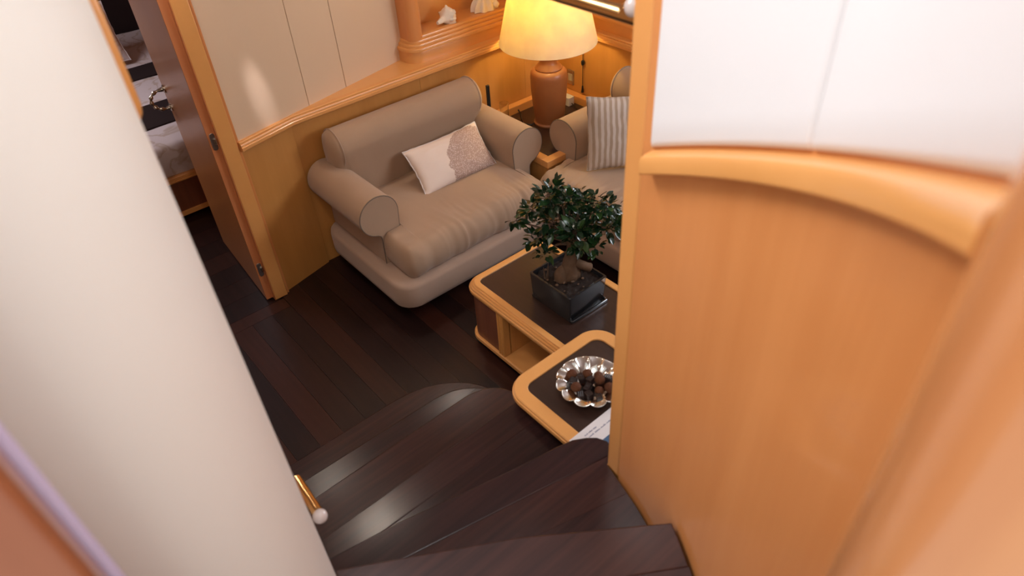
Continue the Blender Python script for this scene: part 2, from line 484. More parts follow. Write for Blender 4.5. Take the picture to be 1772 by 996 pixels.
wr = structure('wall_right')
for a, b in ((YB, 2.96), (2.96, 2.1), (2.1, 1.2), (1.2, 0.2), (0.2, -0.8)):
    bm = bmesh.new(); panel_between(bm, (XR, a), (XR, b), 0, 0.90); obj('dado_panel', bm, 'maple_dado', wr)
bm = bmesh.new(); box(bm, 3.20, 3.24, -0.8, 3.47, 0.9, 1.30); obj('niche_panel', bm, 'grey_band', wr)
bm = bmesh.new(); box(bm, 3.20, 3.24, -0.8, 3.47, 1.95, 2.2); obj('niche_panel', bm, 'panel_cream', wr)
bm = bmesh.new(); box(bm, 3.20, 3.24, 2.2, 3.47, 1.30, 1.95); obj('niche_panel', bm, 'grey_band', wr)

# windows above the ledges (outside the photo, they let the daylight in)
def window(name, x0, x1, y0, y1, z0, z1, axis):
    w = structure(name)
    t = 0.05
    bm = bmesh.new()
    if axis == 'x':
        box(bm, x0, x1, y0, y0 + t, z0, z1); box(bm, x0, x1, y1 - t, y1, z0, z1)
        box(bm, x0, x1, y0 + t, y1 - t, z0, z0 + t); box(bm, x0, x1, y0 + t, y1 - t, z1 - t, z1)
        g = bbox((x0 + x1) / 2 - 0.004, (x0 + x1) / 2 + 0.004, y0 + t, y1 - t, z0 + t, z1 - t)
    else:
        box(bm, x0, x0 + t, y0, y1, z0, z1); box(bm, x1 - t, x1, y0, y1, z0, z1)
        box(bm, x0 + t, x1 - t, y0, y1, z0, z0 + t); box(bm, x0 + t, x1 - t, y0, y1, z1 - t, z1)
        g = bbox(x0 + t, x1 - t, (y0 + y1) / 2 - 0.004, (y0 + y1) / 2 + 0.004, z0 + t, z1 - t)
    obj('window_frame', bm, 'maple_h', w, bevel=0.004)
    obj('pane', g, 'glass', w, 0)
window('window_1', 3.205, 3.235, -0.75, 2.2, 1.30, 1.95, 'x')

# dado rail along both walls, with the ledge's stepped mouldings on top
tr = structure('trim_1')
path = [WS[0], WS[1], (XR, YB), (XR, -0.8)]
prof = [(0.0, 0.872), (0.0, 0.918), (-0.026, 0.918), (-0.030, 0.914), (-0.030, 0.907), (-0.034, 0.905), (-0.036, 0.900), (-0.036, 0.893), (-0.040, 0.890), (-0.040, 0.876), (-0.036, 0.872)]
bm = bmesh.new(); sweep(bm, prof, path); obj('dado_rail', bm, 'maple_h', tr, 25)
# flat cap filling the wedge between the straight rail and the skewed panels
bm = bmesh.new(); prism(bm, [(0.865, 3.10), (1.16, 3.185), (3.0, 3.195), (3.0, 3.42), (1.99, 3.42), (1.99, 3.38), (0.865, 3.115)], 0.904, 0.9175); obj('ledge_cap', bm, 'maple_light', tr)
bm = bmesh.new(); prism(bm, [(2.995, -0.8), (3.21, -0.8), (3.21, 3.42), (2.995, 3.42)], 0.904, 0.9173); obj('ledge_cap', bm, 'maple_light', tr)

tr = structure('trim_2')
BY, BX = 3.222, 3.012
def block_path(off, xs=2.0):
    """plan line of the ledge front, stepped back by off; its left end turns round the post"""
    c = (2.022, BY + 0.088)
    pts = [(c[0] - 0.088 + off, 3.40)]
    for k in range(0, 11):
        a = math.radians(180 + 90 * k / 10)
        pts.append((c[0] + (0.088 - off) * math.cos(a), c[1] + (0.088 - off) * math.sin(a)))
    pts += [(BX + off, BY + off), (BX + off, -0.8)]
    return pts
def course(name, off, z0, z1, m, depth=0.10, rd=0.006):
    prof = [(0.0 + depth, z0), (0.0, z0), (0.0, z1 - rd), (rd * 0.3, z1 - rd * 0.3), (rd, z1), (depth, z1)]
    bm = bmesh.new(); sweep(bm, prof, block_path(off)); return obj(name, bm, m, tr, 30)
course('plain_band', 0.006, 0.9175, 0.976, 'maple_h', 0.05, 0.002)
course('moulding', 0.0, 0.9785, 0.999, 'maple_h', 0.05, 0.009)
course('moulding', 0.014, 1.0000, 1.017, 'maple_h', 0.045, 0.009)
course('moulding', 0.028, 1.0180, 1.034, 'maple_h', 0.04, 0.009)
course('moulding', 0.042, 1.0350, 1.050, 'maple_h', 0.035, 0.009)
bm = bmesh.new(); prism(bm, [(2.06, 3.275), (3.065, 3.275), (3.065, -0.8), (3.20, -0.8), (3.20, 3.43), (1.99, 3.43)], 0.92, 1.048); obj('ledge_top', bm, 'maple_h', tr)
# the niche post standing on the ledge's rounded corner
tr = structure('trim_3')
bm = bmesh.new(); prism(bm, rrect(1.968, 2.062, 3.255, 3.44, 0.04, 6), 1.03, 2.15); obj('niche_post', bm, 'maple_wall', tr, 50)

# ------------------------------------------------------------------ doorway, door
tr = structure('trim_4')
obj('door_jamb', bbox(0.781, 0.853, 3.087, 3.20, 0, 2.1), 'maple_light', tr, bevel=0.004)
obj('jamb_side', bbox(0.7790, 0.7808, 3.0885, 3.20, 0, 2.03), 'maple_red', tr)
obj('jamb_return', bbox(0.8535, 0.868, 3.100, 3.20, 0, 2.1), 'maple_wall', tr, bevel=0.003)
obj('door_jamb', bbox(0.02, 0.085, 3.087, 3.20, 0, 2.1), 'maple_light', tr, bevel=0.004)
obj('door_head', bbox(0.085, 0.781, 3.087, 3.20, 2.03, 2.1), 'maple_light', tr, bevel=0.004)
d1 = structure('door_1')
DL = Vector((0.782, 3.106)); ang = math.radians(86.4)
def door_bm(bm): box(bm, 0, 0.700, 0, 0.040, 0.012, 2.02)
bm = bmesh.new(); door_bm(bm)
d1.location = (0.782, 3.1125, 0); d1.rotation_euler = (0, 0, ang)
obj('door_leaf', bm, 'maple_door', d1, bevel=0.003)
obj('edge_strip', bbox(-0.0035, -0.0003, 0.001, 0.039, 0.012, 2.02), 'maple_red', d1)
for z in (0.955, 0.21):
    bm = bmesh.new()
    sl = [( -0.0085, 0.020 + 0.0125 * math.cos(t), z + (0.030 if math.sin(t) > 0 else -0.030) + 0.0125 * math.sin(t)) for t in [2 * PI * k / 20 for k in range(20)]]
    a = [bm.verts.new(p) for p in sl]; b = [bm.verts.new((-0.004, p[1], p[2])) for p in sl]
    bm.faces.new(a); bm.faces.new(list(reversed(b)))
    for k in range(20): bm.faces.new((a[k], b[k], b[(k + 1) % 20], a[(k + 1) % 20]))
    h = obj('hinge', bm, 'steel', d1, bevel=0.0015)
    bm = bmesh.new(); tube(bm, [(-0.011, 0.012, z - 0.014), (-0.011, 0.012, z + 0.014)], 0.006, 10)
    obj('hinge_knuckle', bm, 'pewter', h)
# drop handle of twisted pewter on its two round seats
hd = Vector((0.652, 0.043, 0.955))
bm = bmesh.new(); ring = []
for k in range(25):
    t = PI * k / 24
    ring.append((hd.x + 0.0, hd.y + 0.014 + 0.066 * math.sin(t) ** 0.8, hd.z + 0.050 * math.cos(t)))
tube(bm, ring, [0.0085 + 0.0028 * math.cos(k * 1.5) for k in range(25)], 10)
hn = obj('door_handle', bm, 'pewter', d1)
for s in (-1, 1):
    bm = bmesh.new(); tube(bm, [(hd.x, 0.040, hd.z + s * 0.050), (hd.x, 0.046, hd.z + s * 0.050), (hd.x, 0.050, hd.z + s * 0.050), (hd.x, 0.062, hd.z + s * 0.050)], [0.021, 0.021, 0.012, 0.010], 16)
    obj('handle_seat', bm, 'pewter', hn)

# cabin and saloon walls out of sight
wl = structure('wall_left')
obj('cream_panel', bbox(-0.30, 0.02, 3.10, 3.19, 0, 2.15), 'panel_cream', wl)
obj('cream_panel', bbox(-0.34, -0.30, 1.0, 3.19, 0, 2.15), 'panel_cream', wl)
obj('cabin_panel', bbox(-0.64, -0.60, 3.19, 6.8, 0, 2.15), 'panel_cream', wl)
obj('cabin_panel', bbox(-0.60, -0.30, 3.15, 3.19, 0, 2.15), 'panel_cream', wl)
wc = structure('wall_cabin')
obj('cabin_panel', bbox(1.90, 1.94, 3.42, 6.8, 0, 2.15), 'maple_wall', wc)
obj('headboard_panel', bbox(-0.64, 1.94, 6.62, 6.66, 0, 2.15), 'dark_brown', wc)
wf = structure('wall_front')
obj('cream_panel', bbox(1.05, 3.24, -0.84, -0.80, 0, 2.15), 'panel_cream', wf)
obj('cream_panel', bbox(1.05, 1.09, -0.80, 0.30, 0, 2.15), 'panel_cream', wf)
ce = structure('ceiling')
obj('ceiling_panel', bbox(-0.66, 3.26, 1.45, 6.8, 2.15, 2.19), 'ceil', ce)
obj('ceiling_panel', bbox(1.08, 3.26, -0.84, 1.448, 2.15, 2.19), 'ceil', ce)
for k, (lx, ly) in enumerate(DOWN):
    t = thing('ceiling_downlight', ('round ceiling downlight above the loveseat by the back wall', 'round ceiling downlight above the floor before the cabin door', 'round ceiling downlight above the foot of the stairs')[k], 'light', (lx, ly, 2.15))
    bm = bmesh.new(); loft(bm, [[(r * math.cos(2 * PI * j / 24), r * math.sin(2 * PI * j / 24), z) for j in range(24)] for r, z in ((0.03, -0.001), (0.045, -0.001), (0.045, -0.008), (0.034, -0.012), (0.03, -0.008))], True, False, True); obj('bezel', bm, 'brass', t)
    bm = bmesh.new(); lathe(bm, [(0.001, -0.004), (0.029, -0.004), (0.029, -0.006), (0.001, -0.006)], 20); obj('lens', bm, 'bulb', t)

# ------------------------------------------------------------------ staircase
CC = (-0.1, 0.9); RW = 0.97
st = thing('staircase', 'curved flight of dark polished wenge steps winding down to the saloon floor', 'stairs', (0, 0, 0))
RISE = 0.17
def curve_end(xs, yn, xe, ye, n=8):
    """nosing that rounds from (xs,yn) to (xe,ye) at its free end"""
    return [(xs + (xe - xs) * math.sin(PI / 2 * k / n), ye + (yn - ye) * math.cos(PI / 2 * k / n)) for k in range(n + 1)]
polys = []
KC = (-0.158, 0.902); KR = 0.302
def oncol(a0, a1, n=8): return arc(KC, KR + 0.002, a0, a1, n)
polys.append([(-0.2, 1.36), (1.16, 1.36), ] + list(reversed(curve_end(0.80, 1.892, 1.16, 1.58))) + [(-0.2, 1.897)])
polys.append([(-0.2, 1.14), (1.07, 1.14), ] + list(reversed(curve_end(0.86, 1.648, 1.07, 1.45))) + [(-0.2, 1.662)])
polys.append(oncol(90, 10) + [(1.02, 0.954), ] + list(reversed(curve_end(0.87, 1.443, 1.02, 1.33))) + [(-0.158, 1.430)])
polys.append(oncol(62, -35) + [(0.850, 0.722), (0.850, 0.745), (1.0, 0.745), (1.0, 1.10)] + list(reversed(curve_end(0.92, 1.184, 1.0, 1.10)))[1:])
RT_ = 0.962
def onarc(a, r=RT_): return (CC[0] + r * math.cos(math.radians(a)), CC[1] + r * math.sin(math.radians(a)))
polys.append(oncol(20, -40) + [(0.60, 0.42)] + [onarc(a) for a in range(-32, -11, 3)] + [(0.853, 0.735), (0.903, 0.752), (0.909, 0.788), (0.897, 0.815), (0.875, 0.835), (0.842, 0.855), (0.787, 0.869), (0.679, 0.889), (0.532, 0.923), (0.338, 0.970)])
polys.append(oncol(-8, -88) + [(-0.13, -0.02)] + [onarc(a) for a in range(-82, -29, 4)] + [onarc(-27.6), (0.484, 0.652)])
seams = [[], [], [], [((0, 1.077), (1, 1.080))], [((0.05, 0.93), (0.90, 0.745)), ((0.05, 0.85), (0.86, 0.63))], [((0.05, 0.78), (0.80, 0.30)), ((0.05, 0.62), (0.72, 0.12))]]
for k, pts in enumerate(polys):
    zt = RISE * (k + 1)
    if not seams[k]:
        bm = bmesh.new(); prism(bm, pts, zt - 0.038, zt)
        tread = obj('tread', bm, TREAD[k % 3], st, 30, bevel=0.006)
    else:
        bm = bmesh.new(); prism(bm, pts, zt - 0.038, zt - 0.012)
        tread = obj('tread', bm, TREAD[k % 3], st, 30)
        rest = pts
        pieces = []
        for a, b in seams[k]:
            pieces.append(clip(rest, a, b, 1)); rest = clip(rest, a, b, -1)
        pieces.append(rest)
        for q, pc in enumerate(pieces):
            bm = bmesh.new(); prism(bm, pc, zt - 0.012, zt)
            obj('plank', bm, TREAD[(k + q) % 3], tread, 30, bevel=0.0006 if q else 0.004)
    # riser board under the nosing
    if k < 4:
        yn = (1.87, 1.637, 1.405, 1.147)[k]; xe = (0.96, 0.93, 0.90, 0.845)[k]
        obj('riser', bbox(-0.2, xe, yn - 0.02, yn, RISE * k, zt - 0.038), TREAD[0], st)
bm = bmesh.new(); prism(bm, [(0.05, 0.98), (0.86, 0.835), (0.86, 0.815), (0.05, 0.96)], 0.68, 0.85 - 0.038); obj('riser', bm, TREAD[0], st)
bm = bmesh.new(); prism(bm, [(0.05, 0.895), (0.76, 0.45), (0.75, 0.435), (0.05, 0.875)], 0.85, 1.02 - 0.038); obj('riser', bm, TREAD[0], st)
bm = bmesh.new(); prism(bm, [(0.845, 0.72), (0.86, 0.72), (0.86, 1.15), (0.845, 1.15)], 0.05, 0.642); obj('side_board', bm, 'panel_dark', st)

# curved white inner wall of the stairs (a leather-covered column)
wi = structure('wall_inner')
bm = bmesh.new(); lathe(bm, [(KR, 0.0), (KR, 0.8), (KR, 1.6), (KR, 2.4), (KR, 3.3)], 96, (KC[0], KC[1], 0)); obj('leather_column', bm, 'leather', wi, 60)
a = math.radians(-24)
bm = bmesh.new(); tube(bm, [(KC[0] + (KR + 0.0002) * math.cos(a), KC[1] + (KR + 0.0002) * math.sin(a), z) for z in (1.021, 1.06, 1.09, 1.12)], [0.0022, 0.0022, 0.0016, 0.0004], 8); obj('seam', bm, 'leather', wi)

# near post on the left
tr = structure('trim_5')
bm = bmesh.new(); prism(bm, rrect(-0.60, -0.0905, 0.425, 0.472, 0.012, 8), 1.02, 3.3); obj('jamb_post', bm, 'post_red', tr, 60)
bm = bmesh.new(); tube(bm, [(-0.0905, 0.474, 1.02), (-0.0905, 0.474, 2.0), (-0.0905, 0.474, 3.3)], 0.0075, 16); e_ = obj('edge_bead', bm, 'lilac', tr, 60); e_['label'] = 'white leather edge bead with bluish light put into its colour'

# curved outer wall: veneer dado, climbing rail, padded leather panels
wo = structure('wall_stair')
def helz(a): return 1.762 + 0.0084 * (-12.8 - a)
A0, A1 = -12.6, -61.5
NA = 50
def arcwall(bm, r0, r1, a0, a1, zb, zt, n=NA):
    rings = []
    for i in range(n + 1):
        a = a0 + (a1 - a0) * i / n
        c, s = math.cos(math.radians(a)), math.sin(math.radians(a))
        rings.append([(CC[0] + r * c, CC[1] + r * s, z) for r, z in ((r0, zb(a)), (r1, zb(a)), (r1, zt(a)), (r0, zt(a)))])
    loft(bm, rings)
bm = bmesh.new(); arcwall(bm, RW, RW + 0.05, A0, A1, lambda a: 0.05, lambda a: helz(a) + 0.02); obj('veneer_panel', bm, 'maple_wall', wo, 40)
bm = bmesh.new(); arcwall(bm, RW + 0.0, RW + 0.05, A0, A1, lambda a: helz(a) + 0.021, lambda a: 3.3); obj('backing_panel', bm, 'maple_wall', wo, 40)
bm = bmesh.new(); rings = []
for i in range(NA + 1):
    a = -14.1 + (A1 + 14.1) * i / NA
    c, s = math.cos(math.radians(a)), math.sin(math.radians(a)); z = helz(a)
    rings.append([(CC[0] + r * c, CC[1] + r * s, z + h) for r, h in ((RW + 0.01, 0.0), (RW - 0.022, 0.0), (RW - 0.026, 0.004), (RW - 0.027, 0.027), (RW - 0.024, 0.034), (RW - 0.016, 0.038), (RW + 0.01, 0.044))])
loft(bm, rings); obj('stair_rail', bm, 'maple_light', wo, 30)
def padded(a0, a1):
    bm = bmesh.new(); rings = []
    n = 26
    for i in range(n + 1):
        t = i / n; t = t - 0.90 * math.sin(2 * PI * t) / (2 * PI); a = a0 + (a1 - a0) * t
        e = min(1.0, min(t, 1 - t) * 60)
        bul = 0.009 * math.sin(e * PI / 2)
        c, s = math.cos(math.radians(a)), math.sin(math.radians(a)); z = helz(a) + 0.047
        row = [(RW + 0.004, z), (RW - bul * 0.6, z + 0.002), (RW - bul * 0.95, z + 0.012), (RW - bul, z + 0.05), (RW - bul, 2.6), (RW - bul, 3.28), (RW + 0.004, 3.29)]
        rings.append([(CC[0] + r * c, CC[1] + r * s, zz) for r, zz in row])
    loft(bm, rings, True, True)
    return bm
obj('padded_panel', padded(-14.0, -37.4), 'leather_r', wo, 60)
obj('padded_panel', padded(-37.48, -61.2), 'leather_r', wo, 60)

# end post of the curved wall, standing on the stairs
tr = structure('trim_6')
bm = bmesh.new(); prism(bm, [(0.853, 0.735), (0.8447, 0.6895), (0.8625, 0.676), (0.93, 0.66), (0.93, 0.735)], 0.85, 3.3); obj('end_post', bm, 'maple_h', tr, 30, bevel=0.004)
bm = bmesh.new(); prism(bm, [(0.853, 0.735), (0.8625, 0.676), (0.93, 0.66), (0.93, 0.735)], 0.0, 0.8495); obj('post_foot', bm, 'maple', tr, 30)
# near post on the right
tr = structure('trim_7')
bm = bmesh.new(); lathe(bm, [(0.062, 0.0), (0.062, 1.5), (0.062, 3.3)], 64, (0.3407, 0.0031, 0)); obj('jamb_post', bm, 'post', tr, 60)

# ------------------------------------------------------------------ grab rails
def crystal_rail(name, label, a, b, rb, rt, brk, drop=0.0):
    t = thing(name, label, 'handrail', a)
    d = Vector(b) - Vector(a)
    bm = bmesh.new(); o3 = Vector((0, 0, -drop)); tube(bm, [d.normalized() * (rb * 0.6 if not drop else -0.02) + o3, d * 0.5 + o3, d + o3], rt, 20); obj('brass_tube', bm, 'brass', t)
    bm = bmesh.new(); ball(bm, (0, 0, 0), rb, 28); obj('crystal_knob', bm, 'crystal', t, 80)
    bm = bmesh.new(); tube(bm, [d.normalized() * rb * 0.55 + o3 * 0.3, d.normalized() * rb * 0.95 + o3 * 0.6, d.normalized() * rb * 1.2 + o3], [rt * 1.0, rt * 1.05, rt * 1.04], 20); obj('collar', bm, 'brass', t)
    for p, q, r in brk:
        bm = bmesh.new(); tube(bm, [Vector(p) - Vector(a), Vector(q) - Vector(a)], r, 14); obj('bracket', bm, 'maple', t)
    return t
crystal_rail('grab_rail', 'polished brass grab rail with a crystal end knob, high up beside the lampshade', (1.041, 0.893, 1.952), (1.041, 2.15, 1.952), 0.0215, 0.0155, [((1.041, 1.9, 1.935), (1.041, 1.9, 2.15), 0.008), ((1.041, 1.47, 1.935), (1.041, 1.47, 2.15), 0.008)], 0.019)
crystal_rail('handrail', 'short brass handrail with a crystal end knob, low beside the white curved wall', (0.178, 0.974, 1.05), (0.183, 1.10, 1.05), 0.0168, 0.0125, [((0.183, 1.092, 1.05), (0.02, 1.06, 1.05), 0.012)])
bm = bmesh.new()
tube(bm, [(0.1765, 1.095, 1.962), (0.1765, 1.095, 1.972), (0.1765, 1.095, 1.985), (0.1765, 1.095, 2.14)], [0.004, 0.010, 0.013, 0.013], 14)
gh = tag(obj('grab_bar', bm, 'maple'), 'slim upright wooden grab bar peeking out behind the white curved wall', 'handle')
# ------------------------------------------------------------------ loveseats
def sofa(label, loc, rotz, wing=(-0.52, 0.52), bx=(-0.56, 0.56)):
    t = thing('loveseat', label, 'sofa', loc, rotz)
    # base with rounded corners on a recessed dark plinth
    bm = bmesh.new(); rings = []
    for s, z in ((-0.014, 0.096), (0.0, 0.104), (0.004, 0.125), (0.004, 0.218), (0.0, 0.234), (-0.01, 0.241)):
        rings.append([(x, y, z) for x, y in rrect(bx[0] - s, bx[1] + s, -0.812 - s, -0.005, 0.105, 8)])
    loft(bm, rings); obj('base', bm, 'sofa_base', t, 50)
    obj('plinth', bbox(-0.36, 0.36, -0.60, -0.02, 0.0, 0.097), 'black', t)
    for sd in (-1, 1):
        cx = 0.485; cz = 0.528; r = 0.107
        prof = [(cx - 0.095, 0.242), (cx - 0.098, 0.40), (cx - r * 0.97, cz - 0.04)]
        for k in range(0, 25):
            a = math.radians(180 - 256 * k / 24)
            prof.append((cx + r * math.cos(a), cz + r * math.sin(a)))
        prof += [(cx + 0.012, 0.412), (cx + 0.008, 0.395), (cx + 0.012, 0.242)]
        prof = [(sd * p[0], p[1]) for p in prof]
        bm = bmesh.new(); rings = []
        for y, s in ((-0.548, 0.93), (-0.556, 0.985), (-0.548, 1.0), (-0.30, 1.0), (-0.10, 1.0), (-0.02, 1.0), (-0.008, 0.96)):
            rings.append([(sd * cx + (p[0] - sd * cx) * s, y, cz + (p[1] - cz) * (s if p[1] > 0.45 else 1.0)) for p in prof])
        rings[0] = [(sd * cx + (p[0] - sd * cx) * 0.93, -0.556, cz + (p[1] - cz) * (0.93 if p[1] > 0.45 else 1.0)) for p in prof]
        loft(bm, rings); ar = obj('arm', bm, 'sofa', t, 50)
        bm = bmesh.new(); tube(bm, [(p[0], -0.5535, p[1]) for p in prof], 0.0032, 6); obj('piping', bm, 'piping', ar, 60)
    # backrest: rolled top, its ends resting above the arms
    bm = bmesh.new(); rings = []
    nb = 44
    for i in range(nb + 1):
        u = -1 + 2 * i / nb
        x = 0.482 * u
        e = max(0.0, (abs(x) - 0.44) / 0.042); sc = math.sqrt(max(0.0, 1 - (e * 0.9) ** 2)) if e > 0 else 1.0
        side = abs(x) > 0.40
        cy, cz, r = -0.112, 0.712, 0.105
        prof = []
        for k in range(15):
            a = math.radians(-20 + 222 * k / 14)
            prof.append((cy + r * math.cos(a) * (0.98), cz + r * math.sin(a)))
        zb = 0.585 if side else 0.40
        fy = -0.195 if side else -0.175
        prof += [(fy + (0.004 if side else -0.012), zb + (0.45 if not side else 0.5) * (0.672 - zb)), (fy, zb), (-0.02, zb)]
        pc = (cy, (0.82 + zb) / 2 if side else cz)
        w = 0.0016 * noise.noise(Vector((x * 6, 2.1, rotz)))
        rings.append([(x, pc[0] + (p[0] - pc[0]) * sc + w, pc[1] + (p[1] - pc[1]) * sc) for p in prof])
    loft(bm, rings); bk = obj('backrest', bm, 'sofa', t, 55)
    for sd in (-1, 1):
        xx = 0.441 * sd
        pts = []
        for k in range(17):
            a = math.radians(-20 + 240 * k / 16)
            pts.append((xx, -0.112 + 0.1045 * math.cos(a), 0.712 + 0.1065 * math.sin(a)))
        bm = bmesh.new(); tube(bm, pts, 0.0028, 6); obj('piping', bm, 'sofa_base', bk, 60)
    # seat cushion, T-shaped, plump with gathered front
    bm = bmesh.new(); rings = []
    xs = []
    nx = 110
    for i in range(nx + 1):
        xs.append(wing[0] + (wing[1] - wing[0]) * i / nx)
    for lim in (-0.378, 0.378):
        xs += [lim - 0.0005, lim + 0.0005]
    xs = sorted(x for x in xs if True)
    cx = (wing[0] + wing[1]) / 2; hw = (wing[1] - wing[0]) / 2
    for x in xs:
        yb = -0.165 if abs(x) < 0.378 else -0.565
        u = abs(x - cx) / hw
        e = max(0.0, (u - 0.90) / 0.10)
        f = math.sqrt(max(0.02, 1 - e ** 2.2))         # rounding at the ends
        zt = 0.428 + 0.012 * (1 - u ** 2); zb = 0.237
        yf = -0.796 + 0.055 * (1 - f)
        zc = 0.35; hz = (zt - zb) / 2; zc = (zt + zb) / 2
        pts = []
        n1 = 9
        for k in range(n1):                             # top, back to front
            s = k / n1
            pts.append((yb + (yf + 0.075 - yb) * s, zt - 0.006 * s))
        for k in range(13):                             # front roll
            a = math.radians(90 + 180 * k / 12)
            pts.append((yf + 0.075 + 0.075 * math.cos(a), zc + hz * math.sin(a) - 0.006))
        pts += [(yf + 0.2, zb), (yb, zb)]
        out = []
        for y, z in pts:
            fr = min(1.0, max(0.0, (-0.50 - y) / 0.16)); 
            wv = noise.noise(Vector((x * 3.0, y * 2.0, 11.0 + loc[0]))); d = fr * (0.0105 * noise.noise(Vector((x * 12 + y * 5 + wv * 2, y * 2.0, loc[0]))) - 0.0340 * max(0.0, wv + 0.45) * abs(noise.noise(Vector((x * 22 + y * 9 + wv * 3, y * 3.0, loc[0] + 3)))))
            d += 0.005 * noise.noise(Vector((x * 5, y * 5, 7.0 + loc[0])))
            zz = zc + (z - zc) * (0.25 + 0.75 * f)
            yy = y - d * fr * 1.2
            if z > zc - 0.02: zz += d
            out.append((x, yy, zz))
        rings.append(out)
    loft(bm, rings)
    for v in bm.verts:
        v.co.z = max(v.co.z, 0.2415)
    obj('seat_cushion', bm, 'sofa', t, 70)
    return t
sofa('taupe fabric loveseat against the back wall, holding the coral-print cushion', (1.755, 3.195, 0), 0.0, (-0.495, 0.44), (-0.565, 0.418))
sofa('taupe fabric loveseat half hidden behind the stair wall post, holding the striped cushion', (2.998, 2.085, 0), -PI / 2, (-0.455, 0.495), (-0.465, 0.56))

def cushion(name, label, m, w, h, t, loc, ax, ay, az, puff=0.9, seed=0.0):
    """scatter cushion: local x along w, y along h; axes given in room space"""
    n = 30
    bm = bmesh.new()
    grid = {}
    def pos(i, j, s):
        u = -1 + 2 * i / n; v = -1 + 2 * j / n
        k = (max(0.0, 1 - abs(u) ** 2.4) * max(0.0, 1 - abs(v) ** 2.4)) ** 0.5
        edge = 1 - 0.055 * (1 - abs(v) ** 2) * abs(u) ** 3
        edgev = 1 - 0.075 * (1 - abs(u) ** 2) * abs(v) ** 3
        wr = 0.006 * k * noise.noise(Vector((u * 3.2, v * 3.2, seed))) + 0.003 * noise.noise(Vector((u * 9, v * 9, seed + 5))) * k
        ed = 0.004 * noise.noise(Vector((u * 6, v * 6, seed + 9)))
        return Vector((u * w / 2 * edge + ed, v * h / 2 * edgev + ed, s * (t / 2 * k * puff + wr)))
    for s in (1, -1):
        for i in range(n + 1):
            for j in range(n + 1):
                if s == -1 and (i in (0, n) or j in (0, n)): grid[(i, j, -1)] = grid[(i, j, 1)]; continue
                grid[(i, j, s)] = bm.verts.new(pos(i, j, s))
        for i in range(n):
            for j in range(n):
                bm.faces.new((grid[(i, j, s)], grid[(i + 1, j, s)], grid[(i + 1, j + 1, s)], grid[(i, j + 1, s)]))
    o = obj(name, bm, m, None, 80)
    ax = Vector(ax).normalized(); az = Vector(az).normalized(); ay = az.cross(ax).normalized(); az = ax.cross(ay)
    o.matrix_world = Matrix(((ax.x, ay.x, az.x, loc[0]), (ax.y, ay.y, az.y, loc[1]), (ax.z, ay.z, az.z, loc[2]), (0, 0, 0, 1)))
    # corded edge
    pts = []
    for i in range(n): pts.append(pos(i, 0, 1))
    for j in range(n): pts.append(pos(n, j, 1))
    for i in range(n, 0, -1): pts.append(pos(i, n, 1))
    for j in range(n, 0, -1): pts.append(pos(0, j, 1))
    bm = bmesh.new(); tube(bm, pts + [pts[0]], 0.0032, 6); obj('corded_edge', bm, 'paper' if m != 'stripes' else m, o, 60)
    tag(o, label, 'cushion')
    return o
cushion('scatter_cushion', 'pale oblong cushion with a beige fan coral print on the loveseat by the back wall', 'coral', 0.49, 0.27, 0.13, (1.866, 2.850, 0.522), (1, 0.0, 0.0), None, (0, -0.80, 0.72))
cushion('scatter_cushion', 'brown and cream striped cushion standing on the loveseat beside the wall post', 'stripes', 0.40, 0.40, 0.13, (2.575, 2.235, 0.635), (0.79, -0.62, 0.0), None, (-0.60, -0.77, 0.20), 0.9, 4.0)

# ------------------------------------------------------------------ coffee table
ct = thing('coffee_table', 'low coffee table with dark inset top and fluted honey wood rim under the bonsai', 'table', (1.612, 1.52, 0))
cx0, cx1, cy0, cy1 = 1.358 - 1.612, 1.872 - 1.612, 0.95 - 1.52, 2.118 - 1.52
rimprof = [(0.055, 0.352), (0.055, 0.378), (0.052, 0.380), (0.028, 0.380), (0.0255, 0.3785), (0.0245, 0.374), (0.0195, 0.3745), (0.0165, 0.372), (0.0155, 0.3665), (0.0105, 0.3665), (0.0075, 0.3635), (0.0068, 0.357), (0.003, 0.356), (0.0, 0.351), (0.001, 0.338), (0.008, 0.330), (0.030, 0.330)]
pathc = rrect(cx0, cx1, cy0, cy1, 0.085, 10)      # counter-clockwise: left of travel is inside
bm = bmesh.new(); sweep(bm, rimprof, pathc, True); obj('rim', bm, 'maple_light', ct, 22)
bm = bmesh.new(); prism(bm, rrect(cx0 + 0.05, cx1 - 0.05, cy0 + 0.05, cy1 - 0.05, 0.04, 8), 0.345, 0.373); obj('inset_top', bm, 'wenge_top', ct, 30)
bm = bmesh.new()
sweep(bm, [(0.05, 0.040), (0.05, 0.072), (0.010, 0.072), (0.003, 0.068), (0.002, 0.052), (0.008, 0.040)], pathc, True); obj('lower_rim', bm, 'maple_light', ct, 25)
bm = bmesh.new(); prism(bm, rrect(cx0 + 0.045, cx1 - 0.045, cy0 + 0.045, cy1 - 0.045, 0.05, 6), 0.045, 0.071); obj('shelf', bm, 'maple_light', ct)
bm = bmesh.new(); prism(bm, rrect(cx0 + 0.07, cx1 - 0.07, cy0 + 0.07, cy1 - 0.07, 0.04, 6), 0.0, 0.044); obj('plinth', bm, 'black', ct)
